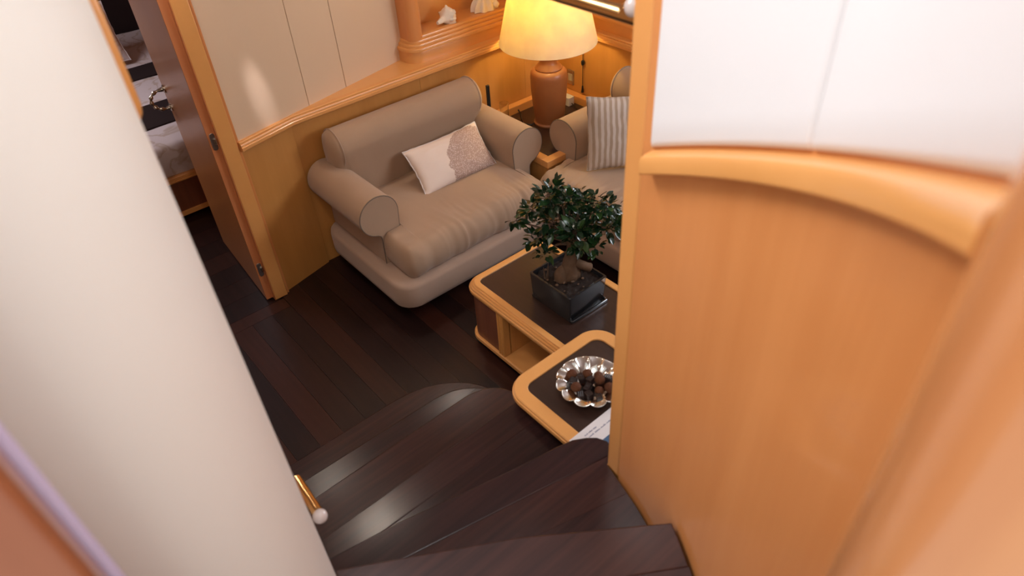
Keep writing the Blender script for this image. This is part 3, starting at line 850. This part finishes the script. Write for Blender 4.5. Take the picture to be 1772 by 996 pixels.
# rounded dark end panel wrapping the far end, then a fluted post, an open bay with its back, a post, and a closed bay
o_, t_ = 0.016, 0.02
outer = [p for p in rrect(cx0 + o_, cx1 - o_, cy0 + o_, cy1 - o_, 0.072, 10)]
far = [(cx1 - o_, cy1 - 0.235)] + [p for p in outer if p[1] > cy1 - 0.2] + [(cx0 + o_, cy1 - 0.235)]
bm = bmesh.new(); sweep(bm, [(0, 0.072), (0, 0.332), (t_, 0.332), (t_, 0.072)], far); obj('end_panel', bm, 'panel_dark', ct, 30)
near = [(cx0 + o_, cy0 + 0.20)] + [p for p in outer if p[1] < cy0 + 0.19 and p[0] < 0] + [p for p in outer if p[1] < cy0 + 0.19 and p[0] >= 0] + [(cx1 - o_, cy0 + 0.20)]
bm = bmesh.new(); sweep(bm, [(0, 0.072), (0, 0.332), (t_, 0.332), (t_, 0.072)], near); obj('end_panel', bm, 'panel_dark', ct, 30)
for yy in (cy1 - 0.281, cy0 + 0.20):
    for sx in (cx0 + 0.010, cx1 - 0.048):
        bm = bmesh.new()
        pf = []
        for k in range(25):
            q = k / 24 * 0.045
            pf.append((sx + (0.0035 * abs(math.sin(q / 0.045 * 3 * PI)) if sx > 0 else -0.0035 * abs(math.sin(q / 0.045 * 3 * PI))) + (0.038 if sx > 0 else 0), yy + q))
        pf += [(sx + (0 if sx > 0 else 0.038), yy + 0.045), (sx + (0 if sx > 0 else 0.038), yy)]
        prism(bm, pf, 0.0725, 0.331); obj('fluted_post', bm, 'maple', ct, 30)
obj('bay_back', bbox(0.0, 0.015, cy0 + 0.05, cy1 - 0.05, 0.0725, 0.331), 'panel_dark', ct)
obj('bay_side', bbox(cx0 + 0.045, 0.0, cy1 - 0.281, cy1 - 0.266, 0.0725, 0.331), 'maple', ct)
obj('bay_ceiling', bbox(cx0 + 0.06, cx1 - 0.06, cy0 + 0.06, cy1 - 0.06, 0.3315, 0.3448), 'maple', ct)

# ------------------------------------------------------------------ side table beside the stairs
TZ = 0.75
ts = thing('side_table', 'tall side table with dark inset top and wide honey wood rim beside the stairs', 'table', (1.10, 0.99, 0))
sx0, sx1, sy0, sy1 = 0.878 - 1.10, 1.312 - 1.10, 0.762 - 0.99, 1.214 - 0.99
pr = [(0.050, TZ - 0.020), (0.050, TZ - 0.001), (0.048, TZ), (0.008, TZ), (0.004, TZ - 0.002), (0.004, TZ - 0.008), (0.0, TZ - 0.010), (-0.001, TZ - 0.020), (0.003, TZ - 0.030), (0.012, TZ - 0.034), (0.050, TZ - 0.034)]
pth = rrect(sx0, sx1, sy0, sy1, 0.085, 12)
bm = bmesh.new(); sweep(bm, pr, pth, True); obj('rim', bm, 'maple_light', ts, 24)
bm = bmesh.new(); prism(bm, rrect(sx0 + 0.048, sx1 - 0.048, sy0 + 0.048, sy1 - 0.048, 0.04, 10), TZ - 0.034, TZ - 0.006); obj('inset_top', bm, 'wenge_top', ts, 30)
bm = bmesh.new(); prism(bm, rrect(-0.065, 0.15, -0.12, 0.12, 0.03, 6), 0.03, TZ - 0.0345); obj('pedestal', bm, 'maple', ts, 30)
bm = bmesh.new(); prism(bm, rrect(-0.075, 0.18, -0.15, 0.15, 0.03, 6), 0.0, 0.03); obj('foot', bm, 'maple_light', ts, 30)

# ------------------------------------------------------------------ silver dish of chocolates
DC = (1.082, 1.022, TZ - 0.006)
dish = thing('scalloped_dish', 'scalloped silver dish full of chocolates on the side table', 'dish', DC)
NL = 12
def scal(t, r):
    k = max(0.0, (r - 0.055) / 0.05)
    return 1 + k * 0.085 * (abs(math.cos(NL * t / 2)) ** 0.6 - 0.5)
bm = bmesh.new()
n = 144
pro = [(0.001, 0.004), (0.040, 0.004), (0.052, 0.008), (0.062, 0.017), (0.072, 0.024), (0.084, 0.030), (0.096, 0.033), (0.102, 0.0335), (0.103, 0.031), (0.098, 0.029), (0.084, 0.026), (0.070, 0.019), (0.060, 0.011), (0.050, 0.003), (0.040, 0.0), (0.001, 0.0)]
rings = []
for r, z in pro:
    ring = []
    for j in range(n):
        t = 2 * PI * j / n
        lob = abs(math.cos(NL * t / 2))
        k = max(0.0, min(1.0, (r - 0.058) / 0.03))
        ring.append((r * scal(t, r) * math.cos(t), r * scal(t, r) * math.sin(t), z - 0.007 * k * (lob ** 0.8 - 0.45)))
    rings.append(ring)
loft(bm, rings); obj('bowl', bm, 'silver', dish, 70)
bm = bmesh.new()
pts = []
for j in range(n + 1):
    t = 2 * PI * j / n; lob = abs(math.cos(NL * t / 2)); r = 0.1025
    pts.append((r * scal(t, r) * math.cos(t), r * scal(t, r) * math.sin(t), 0.0328 - 0.007 * (lob ** 0.8 - 0.45)))
tube(bm, pts, 0.0022, 6); obj('beaded_edge', bm, 'silver', dish, 70)

def image_dir(u, v):
    """offset on the table: u to the viewer's right, v away from the viewer"""
    return (u * 0.788 + v * 0.616, -u * 0.616 + v * 0.788)
truf = [(-0.052, 0.036, 0.028, 'round cocoa truffle at the far left of the silver dish'), (-0.004, 0.032, 0.028, 'round cocoa truffle at the far edge of the dish, behind a dark praline'),
        (0.030, 0.022, 0.027, 'small round cocoa truffle right of the one at the far edge of the dish'), (-0.046, -0.022, 0.030, 'round cocoa truffle alone at the near left of the silver dish'),
        (0.030, -0.006, 0.040, 'round cocoa truffle highest on the heap in the middle of the dish'), (0.056, -0.036, 0.034, 'large round cocoa truffle at the right of the dish, nearest the post'),
        (0.024, -0.040, 0.026, 'round cocoa truffle mostly covered, between two dark pralines at the near side')]
for k, (u, v, z, lab) in enumerate(truf):
    dx, dy = image_dir(u, v)
    bm = bmesh.new(); r = 0.0165 if k not in (2, 6) else 0.0145
    ball(bm, (0, 0, 0), r, 22, 0.95, lambda c, k=k: 1 + 0.10 * noise.noise(c * 300 + Vector((k * 3, 0, 0))) + 0.08 * noise.noise(c * 620))
    o = obj('truffle', bm, 'truffle', None, 80, loc=(DC[0] + dx, DC[1] + dy, DC[2] + z))
    tag(o, lab, 'chocolate', 'chocolates in the silver dish')
choc = [(-0.052, 0.010, 0.022, 0, 'dark square praline at the left edge of the heap in the dish'), (-0.026, 0.016, 0.030, 1, 'tall dark praline right of the far left truffle'),
        (0.002, 0.006, 0.026, 0, 'dark praline in the middle of the heap, in front of the far truffle'), (-0.010, -0.022, 0.024, 1, 'long dark praline right of the near left truffle'),
        (0.056, 0.006, 0.030, 0, 'dark praline with a glossy top at the right, behind the large truffle'), (0.078, -0.012, 0.026, 1, 'dark praline at the right end of the heap, half behind the post'),
        (-0.010, -0.050, 0.022, 0, 'dark ridged praline lowest at the near side of the heap'), (0.020, -0.060, 0.022, 1, 'dark praline at the near side, right of the ridged one'),
        (-0.034, -0.046, 0.018, 0, 'dark flat praline below the near left truffle')]
for k, (u, v, z, kd, lab) in enumerate(choc):
    dx, dy = image_dir(u, v)
    bm = bmesh.new()
    w, l, h = ((0.026, 0.026, 0.018), (0.020, 0.032, 0.018))[kd]
    rings = [[(x * s, y * s, zz) for x, y in rrect(-l / 2, l / 2, -w / 2, w / 2, 0.004, 3)] for s, zz in ((1.0, -h / 2), (1.0, -h / 4), (0.9, h / 2 - 0.002), (0.82, h / 2))]
    loft(bm, rings)
    o = obj('praline', bm, 'choc', None, 40, loc=(DC[0] + dx, DC[1] + dy, DC[2] + z), rot=(random.uniform(-.25, .25), random.uniform(-.25, .25), random.uniform(0, 3)))
    tag(o, lab, 'chocolate', 'chocolates in the silver dish')
    bm = bmesh.new()
    if kd == 0:
        for q in (-0.006, 0, 0.006): tube(bm, [(-l * 0.36, q, h / 2), (l * 0.36, q, h / 2)], 0.0012, 5)
    else: ball(bm, (0, 0, h / 2), 0.004, 8, 0.5)
    obj('decoration', bm, 'choc', o, 60)

# brochure on the near edge of the side table
br = thing('brochure', 'white brochure with small print and a blue picture on the side table', 'brochure', (0.884, 0.912, TZ + 0.0005), math.radians(1.0))
obj('page', bbox(0, 0.30, -0.21, 0, 0, 0.004), 'paper', br, bevel=0.001)
obj('blue_picture', bbox(0.012, 0.285, -0.195, -0.066, 0.0041, 0.0046), 'blue_print', br)
bm = bmesh.new(); rnd = random.Random(3)
for row, (yy, x0, x1) in enumerate(((-0.020, 0.045, 0.088), (-0.032, 0.050, 0.140))):
    x = x0
    while x < x1:
        w = rnd.uniform(0.008, 0.022)
        k = 0
        while k < w:
            s = rnd.uniform(0.0012, 0.0018)
            box(bm, x + k, x + k + s, yy - 0.0025, yy + rnd.uniform(0.0, 0.0025), 0.0041, 0.0044); k += 0.0027
        x += w + 0.005
lt = obj('printed_lines', bm, 'ink', br, 0); lt['kind'] = 'stuff'

# ------------------------------------------------------------------ bonsai
PB = Vector((1.622, 1.680, 0.381))
sau = thing('pot_saucer', 'dark glazed square saucer under the bonsai pot on the coffee table', 'saucer', (PB.x + 0.01, PB.y, 0.3735))
bm = bmesh.new(); hw_, hd_ = 0.110, 0.131
for s in (0,):
    rings = [[(x, y, z) for x, y in rrect(-hw_ - e, hw_ + e, -hd_ - e, hd_ + e, 0.008, 3)] for e, z in ((-0.006, 0.0), (0.0, 0.004), (0.0, 0.014), (-0.003, 0.016), (-0.007, 0.014), (-0.009, 0.006))]
    loft(bm, rings)
obj('saucer_body', bm, 'ceramic', sau, 40)
bon = thing('bonsai', 'small ficus bonsai with swollen trunk in a charcoal pot on the coffee table', 'plant', (PB.x, PB.y, 0.3805))
bm = bmesh.new()
rings = [[(x, y, z) for x, y in rrect(-0.100 - e, 0.100 + e, -0.116 - e, 0.116 + e, 0.008, 3)] for e, z in ((0.001, 0.0), (0.003, 0.004), (0.010, 0.132), (0.011, 0.138), (0.009, 0.141), (0.002, 0.141), (0.0, 0.138), (-0.002, 0.115))]
loft(bm, rings); obj('pot', bm, 'ceramic', bon, 40)
bm = bmesh.new(); n = 26; gv = {}
for i in range(n + 1):
    for j in range(n + 1):
        x = -0.101 + 0.202 * i / n; y = -0.117 + 0.234 * j / n
        gv[i, j] = bm.verts.new((x, y, 0.122 + 0.012 * noise.noise(Vector((x * 60, y * 60, 0))) + 0.006 * noise.noise(Vector((x * 150, y * 150, 3)))))
for i in range(n):
    for j in range(n): bm.faces.new((gv[i, j], gv[i + 1, j], gv[i + 1, j + 1], gv[i, j + 1]))
so = obj('soil', bm, 'soil', bon, 60); so['kind'] = 'stuff'
def W(x, y, z): return Vector((x, y, z)) - Vector((PB.x, PB.y, 0.3805))
bm = bmesh.new()
def limb(pts, rad, n=12):
    P = [Vector(p) for p in pts]; Q = []; Rr = []
    for i in range(len(P) - 1):
        for s in range(4):
            t = s / 4; Q.append(P[i].lerp(P[i + 1], t)); Rr.append(rad[i] + (rad[i + 1] - rad[i]) * t)
    Q.append(P[-1]); Rr.append(rad[-1])
    Q2 = [Q[0]] + [(Q[i - 1] + Q[i] * 2 + Q[i + 1]) / 4 for i in range(1, len(Q) - 1)] + [Q[-1]]
    Rn = [r * (1 + 0.10 * noise.noise(q * 45)) for r, q in zip(Rr, Q2)]
    tube(bm, Q2, Rn, n)
limb([W(1.632, 1.672, 0.485), W(1.628, 1.675, 0.52), W(1.627, 1.676, 0.56), W(1.634, 1.672, 0.61), W(1.640, 1.668, 0.66), W(1.632, 1.675, 0.71), W(1.62, 1.68, 0.74)], [0.030, 0.040, 0.036, 0.029, 0.025, 0.022, 0.014], 14)
limb([W(1.590, 1.690, 0.485), W(1.592, 1.688, 0.50), W(1.594, 1.690, 0.525), W(1.602, 1.686, 0.55), W(1.618, 1.680, 0.572)], [0.018, 0.031, 0.033, 0.026, 0.010], 12)
limb([W(1.630, 1.668, 0.60), W(1.655, 1.655, 0.575), W(1.685, 1.640, 0.552), W(1.706, 1.627, 0.540), W(1.709, 1.625, 0.538)], [0.020, 0.020, 0.019, 0.019, 0.010], 12)
limb([W(1.655, 1.66, 0.49), W(1.650, 1.663, 0.515), W(1.640, 1.67, 0.56)], [0.020, 0.028, 0.02], 12)
obj('trunk', bm, 'bark', bon, 60)
bm = bmesh.new()
for k in range(3):
    a = k * 2.1
    tube(bm, [W(1.548 + 0.006 * math.cos(a), 1.735 + 0.006 * math.sin(a), 0.495), W(1.548 + 0.012 * math.cos(a), 1.735 + 0.012 * math.sin(a), 0.585 - 0.02 * k)], [0.006, 0.001], 6)
obj('dry_shoot', bm, 'twig', bon)
for k in range(24):
    bm = bmesh.new(); ball(bm, (0, 0, 0), random.uniform(0.004, 0.008), 6, 0.7)
    px, py = random.uniform(-0.09, 0.09), random.uniform(-0.105, 0.105)
    obj('bark_chip', bm, 'bark' if k % 3 else 'twig', bon, 80, loc=(px, py, 0.128), rot=(0, 0, k))
# crown: leaf clusters around branch ends
clusters = [(1.565, 1.727, 0.915, 0.062), (1.505, 1.775, 0.865, 0.045), (1.628, 1.678, 0.885, 0.060), (1.719, 1.606, 0.865, 0.062), (1.573, 1.721, 0.800, 0.075), (1.666, 1.648, 0.770, 0.080),
            (1.747, 1.585, 0.745, 0.062), (1.455, 1.812, 0.815, 0.036), (1.524, 1.759, 0.715, 0.050), (1.660, 1.655, 0.690, 0.055), (1.593, 1.705, 0.955, 0.035), (1.675, 1.640, 0.895, 0.040), (1.775, 1.565, 0.760, 0.042),
            (1.712, 1.612, 0.650, 0.034), (1.545, 1.735, 0.650, 0.034), (1.585, 1.60, 0.80, 0.06), (1.69, 1.74, 0.82, 0.06), (1.755, 1.580, 0.850, 0.045)]
root = Vector((1.63, 1.675, 0.68))
for cxx, cyy, czz, cr in clusters:
    bm = bmesh.new()
    c = Vector((cxx, cyy, czz)); mid = root.lerp(c, 0.5) + Vector((0, 0, 0.02))
    limb([root - Vector((PB.x, PB.y, 0.3805)), mid - Vector((PB.x, PB.y, 0.3805)), c - Vector((PB.x, PB.y, 0.3805))], [0.008, 0.005, 0.0022], 6)
    obj('branch', bm, 'twig', bon, 60)
leaf_me = []
for v in range(4):
    bm = bmesh.new(); L = 0.040; Wd = 0.0225
    cs = []
    for s in range(6):
        t = s / 5
        w = Wd / 2 * math.sin(PI * min(1.0, 0.06 + t * 0.94) ** 0.85) ** 0.75 if s < 5 else 0.0006
        zb = -0.010 * t * t
        cs.append([bm.verts.new((t * L, -w, zb + 0.003)), bm.verts.new((t * L, 0, zb)), bm.verts.new((t * L, w, zb + 0.003))])
    for s in range(5):
        for q in (0, 1): bm.faces.new((cs[s][q], cs[s + 1][q], cs[s + 1][q + 1], cs[s][q + 1]))
    me = bpy.data.meshes.new('leaf'); bm.to_mesh(me); bm.free(); me.materials.append(LEAF[v])
    for p in me.polygons: p.use_smooth = True
    leaf_me.append(me)
rnd = random.Random(11)
tot = sum(c[3] ** 2 for c in clusters)
cnt = 0
for cxx, cyy, czz, cr in clusters:
    for k in range(max(6, int(298 * cr ** 2 / tot))):
        if cnt >= 298: break
        d = Vector((rnd.gauss(0, 1), rnd.gauss(0, 1), rnd.gauss(0, 0.8))).normalized()
        p = Vector((cxx, cyy, czz)) + d * cr * (0.35 + 0.65 * rnd.random() ** 0.6)
        dirv = (d + Vector((rnd.uniform(-.5, .5), rnd.uniform(-.5, .5), rnd.uniform(-0.2, .7)))).normalized()
        o = bpy.data.objects.new('leaf', leaf_me[rnd.choice((0, 0, 1, 1, 2, 2, 3))])
        COL.objects.link(o); o.parent = bon
        up = Vector((rnd.uniform(-.4, .4), rnd.uniform(-.4, .4), 1))
        yv = up.cross(dirv).normalized(); zv = dirv.cross(yv)
        s = rnd.uniform(0.85, 1.35)
        q = p - Vector((PB.x, PB.y, 0.3805)) - dirv * 0.012
        o.matrix_local = Matrix(((dirv.x * s, yv.x * s, zv.x * s, q.x), (dirv.y * s, yv.y * s, zv.y * s, q.y), (dirv.z * s, yv.z * s, zv.z * s, q.z), (0, 0, 0, 1)))
        cnt += 1

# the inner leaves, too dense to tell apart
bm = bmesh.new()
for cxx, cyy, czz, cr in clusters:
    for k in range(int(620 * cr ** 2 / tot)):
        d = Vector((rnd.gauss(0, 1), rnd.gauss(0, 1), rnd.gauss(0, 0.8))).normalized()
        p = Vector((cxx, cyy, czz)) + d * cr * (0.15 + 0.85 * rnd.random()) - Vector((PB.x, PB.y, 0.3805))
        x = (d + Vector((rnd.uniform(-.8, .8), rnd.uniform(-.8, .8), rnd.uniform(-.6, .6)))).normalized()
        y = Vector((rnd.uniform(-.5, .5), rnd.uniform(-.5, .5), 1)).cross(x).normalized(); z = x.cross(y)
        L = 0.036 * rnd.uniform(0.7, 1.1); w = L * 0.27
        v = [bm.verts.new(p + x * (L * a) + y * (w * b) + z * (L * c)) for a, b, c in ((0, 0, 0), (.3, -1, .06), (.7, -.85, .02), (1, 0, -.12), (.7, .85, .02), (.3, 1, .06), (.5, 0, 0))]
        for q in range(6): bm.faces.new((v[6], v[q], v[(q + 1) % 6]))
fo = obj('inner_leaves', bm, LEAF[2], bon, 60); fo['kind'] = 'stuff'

# ------------------------------------------------------------------ lamp on its corner table
lt_ = thing('corner_table', 'built-in dark corner table edged in honey wood between the two loveseats', 'table', (2.64, 2.90, 0))
LZ = 0.44
tx0, tx1, ty0, ty1 = 2.302 - 2.64, 2.995 - 2.64, 2.545 - 2.90, 3.195 - 2.90
def strip(x0, x1, y0, y1, z0, z1, m='maple_h'):
    return bbox(x0, x1, y0, y1, z0, z1)
obj('dark_top', bbox(tx0 + 0.055, tx1 - 0.05, ty0 + 0.055, ty1 - 0.05, LZ - 0.03, LZ - 0.004), 'wenge_top', lt_)
obj('edge_strip', bbox(tx0, tx0 + 0.0545, ty0 + 0.0545, ty1, LZ - 0.04, LZ), 'maple_h', lt_, bevel=0.003)
obj('edge_strip', bbox(tx0, tx1, ty0, ty0 + 0.054, LZ - 0.04, LZ), 'maple_h', lt_, bevel=0.003)
obj('wall_batten', bbox(tx0 + 0.055, tx1, ty1 - 0.0495, ty1, LZ - 0.04, LZ + 0.045), 'maple_h', lt_, bevel=0.004)
obj('wall_batten', bbox(tx1 - 0.0495, tx1, ty0 + 0.0545, ty1 - 0.05, LZ - 0.04, LZ + 0.045), 'maple_h', lt_, bevel=0.004)
obj('cabinet_body', bbox(tx0 + 0.02, tx1 - 0.003, ty0 + 0.02, ty1 - 0.003, 0.0, LZ - 0.0405), 'maple', lt_)

LP = (2.653, 2.906, LZ - 0.004)
lamp = thing('table_lamp', 'lit terracotta jar lamp with wide parchment shade on the corner table', 'lamp', LP)
bm = bmesh.new()
lathe(bm, [(r * 1.06, z * 0.955) for r, z in [(0.001, 0.0), (0.088, 0.0), (0.091, 0.006), (0.091, 0.014), (0.084, 0.020), (0.083, 0.026), (0.086, 0.05), (0.095, 0.14), (0.102, 0.24), (0.1035, 0.31), (0.101, 0.338), (0.092, 0.352), (0.074, 0.360)]], 56)
obj('jar_body', bm, 'terracotta', lamp, 45)
bm = bmesh.new()
lathe(bm, [(r * 1.06, z * 0.955) for r, z in [(0.074, 0.3605), (0.076, 0.365), (0.070, 0.376), (0.056, 0.390), (0.049, 0.402), (0.049, 0.425), (0.052, 0.470), (0.052, 0.480), (0.001, 0.480)]], 48)
obj('jar_neck', bm, 'terracotta', lamp, 45)
bm = bmesh.new(); tube(bm, [(0, 0, 0.48), (0, 0, 0.60)], 0.010, 12); obj('stem', bm, 'brass', lamp)
# shade: thin double-walled cone open at both ends
bm = bmesh.new()
z0, z1, r0, r1 = 0.500, 0.845, 0.282, 0.200
n = 72; rings = []
for r, z in ((r0, z0), (r0 + (r1 - r0) * .5, (z0 + z1) / 2), (r1, z1), (r1 - 0.0015, z1), (r0 + (r1 - r0) * .5 - 0.0015, (z0 + z1) / 2), (r0 - 0.0015, z0)):
    rings.append([(r * math.cos(2 * PI * j / n), r * math.sin(2 * PI * j / n), z) for j in range(n)])
loft(bm, rings, True, False, True)
obj('lamp_shade', bm, 'shade', lamp, 50)
bm = bmesh.new(); ball(bm, (0, 0, 0.655), 0.032, 18); obj('bulb', bm, emit('bulb_glass', (1.0, 0.72, 0.36), 6.0), lamp, 80)
pl = bpy.data.lights.new('bulb_light', 'POINT'); pl.energy = 7.0; pl.color = (1.0, 0.76, 0.30); pl.shadow_soft_size = 0.04
po = bpy.data.objects.new('bulb_light', pl); COL.objects.link(po); po.parent = lamp; po.location = (0, 0, 0.735)
bm = bmesh.new()
cord = [(-0.075, 0.045, 0.008), (-0.115, 0.045, 0.007), (-0.135, 0.09, 0.007), (-0.10, 0.15, 0.007), (-0.06, 0.20, 0.007), (-0.05, 0.235, 0.02)]
tube(bm, cord, 0.005, 8); obj('power_cord', bm, 'black', lamp, 60)

# little things around the lamp
sw = tag(obj('wall_socket', bbox(2.992, 2.9995, 3.045, 3.10, 0.52, 0.615), 'steel', None, bevel=0.002), 'flat metal socket plate on the right wall behind the lamp', 'socket')
obj('socket_insert', bbox(2.990, 2.9922, 3.055, 3.09, 0.545, 0.59), 'grey_band', sw)
cp = thing('pull_cord', 'dark blind cord with a bead and tassel hanging down the right wall', 'cord', (2.985, 2.955, 0.50))
bm = bmesh.new(); tube(bm, [(0, 0, 0.02), (0.001, 0.001, 0.15), (0, -0.002, 0.38)], 0.0022, 6); obj('cord', bm, 'black', cp)
bm = bmesh.new(); lathe(bm, [(0.001, 0.215), (0.010, 0.208), (0.012, 0.195), (0.008, 0.182), (0.001, 0.178)], 12); obj('bead', bm, 'black', cp)
bm = bmesh.new(); lathe(bm, [(0.001, 0.05), (0.005, 0.045), (0.006, 0.03), (0.010, 0.004), (0.001, 0.0)], 12); obj('tassel', bm, 'black', cp)
rm = thing('remote_control', 'slim black handset standing upright behind the loveseat arm beside the back wall', 'remote', (2.362, 3.125, LZ))
bm = bmesh.new(); prism(bm, rrect(-0.011, 0.011, -0.007, 0.007, 0.004, 3), 0.008, 0.262); obj('handset', bm, 'black', rm, bevel=0.002)
bm = bmesh.new(); prism(bm, rrect(-0.02, 0.02, -0.012, 0.012, 0.005, 3), 0.0, 0.0075); obj('cradle', bm, 'black', rm)
gl = thing('glass_tumbler', 'small clear glass tumbler beside the black handset behind the loveseat arm', 'glass', (2.425, 3.06, LZ))
bm = bmesh.new(); lathe(bm, [(0.001, 0.0), (0.024, 0.0), (0.028, 0.15), (0.0262, 0.15), (0.0222, 0.008), (0.001, 0.008)], 28); obj('glass_body', bm, 'glass', gl, 50)
bx = thing('charger', 'small white plug box on the corner table right behind the lamp', 'charger', (2.905, 3.005, LZ - 0.004))
bm = bmesh.new(); prism(bm, rrect(-0.025, 0.025, -0.035, 0.035, 0.008, 4), 0, 0.055); obj('charger_body', bm, 'paper', bx, bevel=0.003)
bm = bmesh.new(); tube(bm, [(0, -0.034, 0.015), (0.0, -0.06, 0.006), (-0.02, -0.1, 0.005)], 0.003, 8); obj('cable', bm, 'black', bx)

# ------------------------------------------------------------------ shells on the ledge
def spiky_shell():
    t = thing('conch_shell', 'spiky white conch shell lying on the ledge beside the niche post', 'shell', (2.255, 3.318, 1.047))
    bm = bmesh.new(); prof = []
    n = 40; rings = []
    L = 0.155
    for i in range(33):
        s = i / 32
        if s < 0.30: r = 0.010 + 0.010 * (s / 0.30)
        elif s < 0.62: r = 0.020 + 0.032 * math.sin((s - 0.30) / 0.32 * PI / 2)
        else: r = 0.052 * (1 - (s - 0.62) / 0.40) + 0.005 * math.sin(s * 70)
        ring = []
        for j in range(n):
            a = 2 * PI * j / n
            sp = 1 + (0.28 * max(0, math.cos(a * 5 + s * 9)) ** 4 if 0.45 < s < 0.95 else 0)
            ring.append((L * (s - 0.5), r * sp * math.cos(a), 0.047 + r * sp * math.sin(a) * 0.9 - 0.022 * (1 - s)))
        rings.append(ring)
    loft(bm, rings)
    o = obj('shell_body', bm, 'shell', t, 60)
    bm = bmesh.new(); ball(bm, (0.01, -0.030, 0.03), 0.028, 14, 0.6); obj('shell_lip', bm, 'shell', t, 80)
    t.rotation_euler = (0, 0, math.radians(14))
spiky_shell()
t = thing('clam_shell', 'broad ruffled white shell on the ledge half behind the lampshade', 'shell', (2.545, 3.335, 1.047))
bm = bmesh.new(); rings = []
n = 60
for i in range(15):
    a = PI / 2 * i / 14
    rings.append([((0.085 * math.cos(a) * (1 + 0.13 * math.cos(9 * b))) * math.cos(b), (0.055 * math.cos(a) * (1 + 0.13 * math.cos(9 * b))) * math.sin(b), 0.004 + 0.085 * math.sin(a) * (1 + 0.05 * math.cos(9 * b)) + 0.008 * math.cos(a) * math.sin(7 * b) * (i > 0)) for b in [2 * PI * j / n for j in range(n)]])
loft(bm, rings); obj('shell_body', bm, 'shell', t, 60)
bm = bmesh.new(); ball(bm, (0.055, -0.03, 0.025), 0.026, 14, 0.8); obj('shell_lip', bm, 'shell', t, 80)

# ------------------------------------------------------------------ bed in the cabin beyond the door
bed = thing('cabin_bed', 'bed with embroidered white cover and dark runner seen through the open door', 'bed', (0.65, 4.24, 0))
obj('bed_base', bbox(-0.85, 0.9, 0.015, 2.3, 0.06, 0.262), 'panel_dark', bed)
obj('plinth', bbox(-0.85, 0.9, 0.08, 2.3, 0.0, 0.03), 'black', bed)
bm = bmesh.new(); sweep(bm, [(0.0, 0.03), (0.0, 0.06), (-0.012, 0.058), (-0.014, 0.032)], [(-0.85, 0.014), (0.9, 0.014)]); obj('lower_moulding', bm, 'maple_light', bed)
bm = bmesh.new(); sweep(bm, [(0.02, 0.262), (0.02, 0.296), (-0.006, 0.296), (-0.010, 0.290), (-0.010, 0.284), (-0.014, 0.282), (-0.014, 0.274), (-0.018, 0.272), (-0.018, 0.264)], [(-0.85, 0.014), (0.9, 0.014)]); obj('upper_moulding', bm, 'maple_light', bed, 25)
bm = bmesh.new(); rings = []
for i in range(41):
    x = -0.85 + 1.75 * i / 40
    rows = [(0.03, 0.298), (0.018, 0.34), (0.014, 0.45), (0.022, 0.485), (0.05, 0.503), (0.3, 0.507), (1.0, 0.507), (1.7, 0.507), (2.3, 0.507), (2.3, 0.298)]
    rings.append([(x, y + 0.006 * noise.noise(Vector((x * 6, z * 4, 0))) * (z < 0.5), z + 0.006 * noise.noise(Vector((x * 5, y * 5, 1))) * (z > 0.5)) for y, z in rows])
loft(bm, rings); obj('bed_cover', bm, 'branch', bed, 60)
def runner(y0, y1):
    bm = bmesh.new(); prism(bm, rrect(-0.855, 0.905, y0, y1, 0.01, 3), 0.50, 0.519); return obj('dark_runner', bm, 'dark_brown', bed, bevel=0.004)
runner(0.285, 0.66); runner(1.16, 1.42)
cushion('bed_pillow', 'white embroidered pillow leaning at the head of the cabin bed', 'branch', 0.62, 0.44, 0.14, (0.74, 5.86, 0.735), (1, 0.0, 0.0), None, (0.0, -0.86, 0.5), 0.9, 8.0)
cushion('bed_pillow', 'white pillow behind the leaning one, at the far left of the cabin bed', 'branch', 0.5, 0.42, 0.14, (0.44, 6.22, 0.78), (1, 0.05, 0.0), None, (0.0, -0.93, 0.35), 0.9, 9.0)
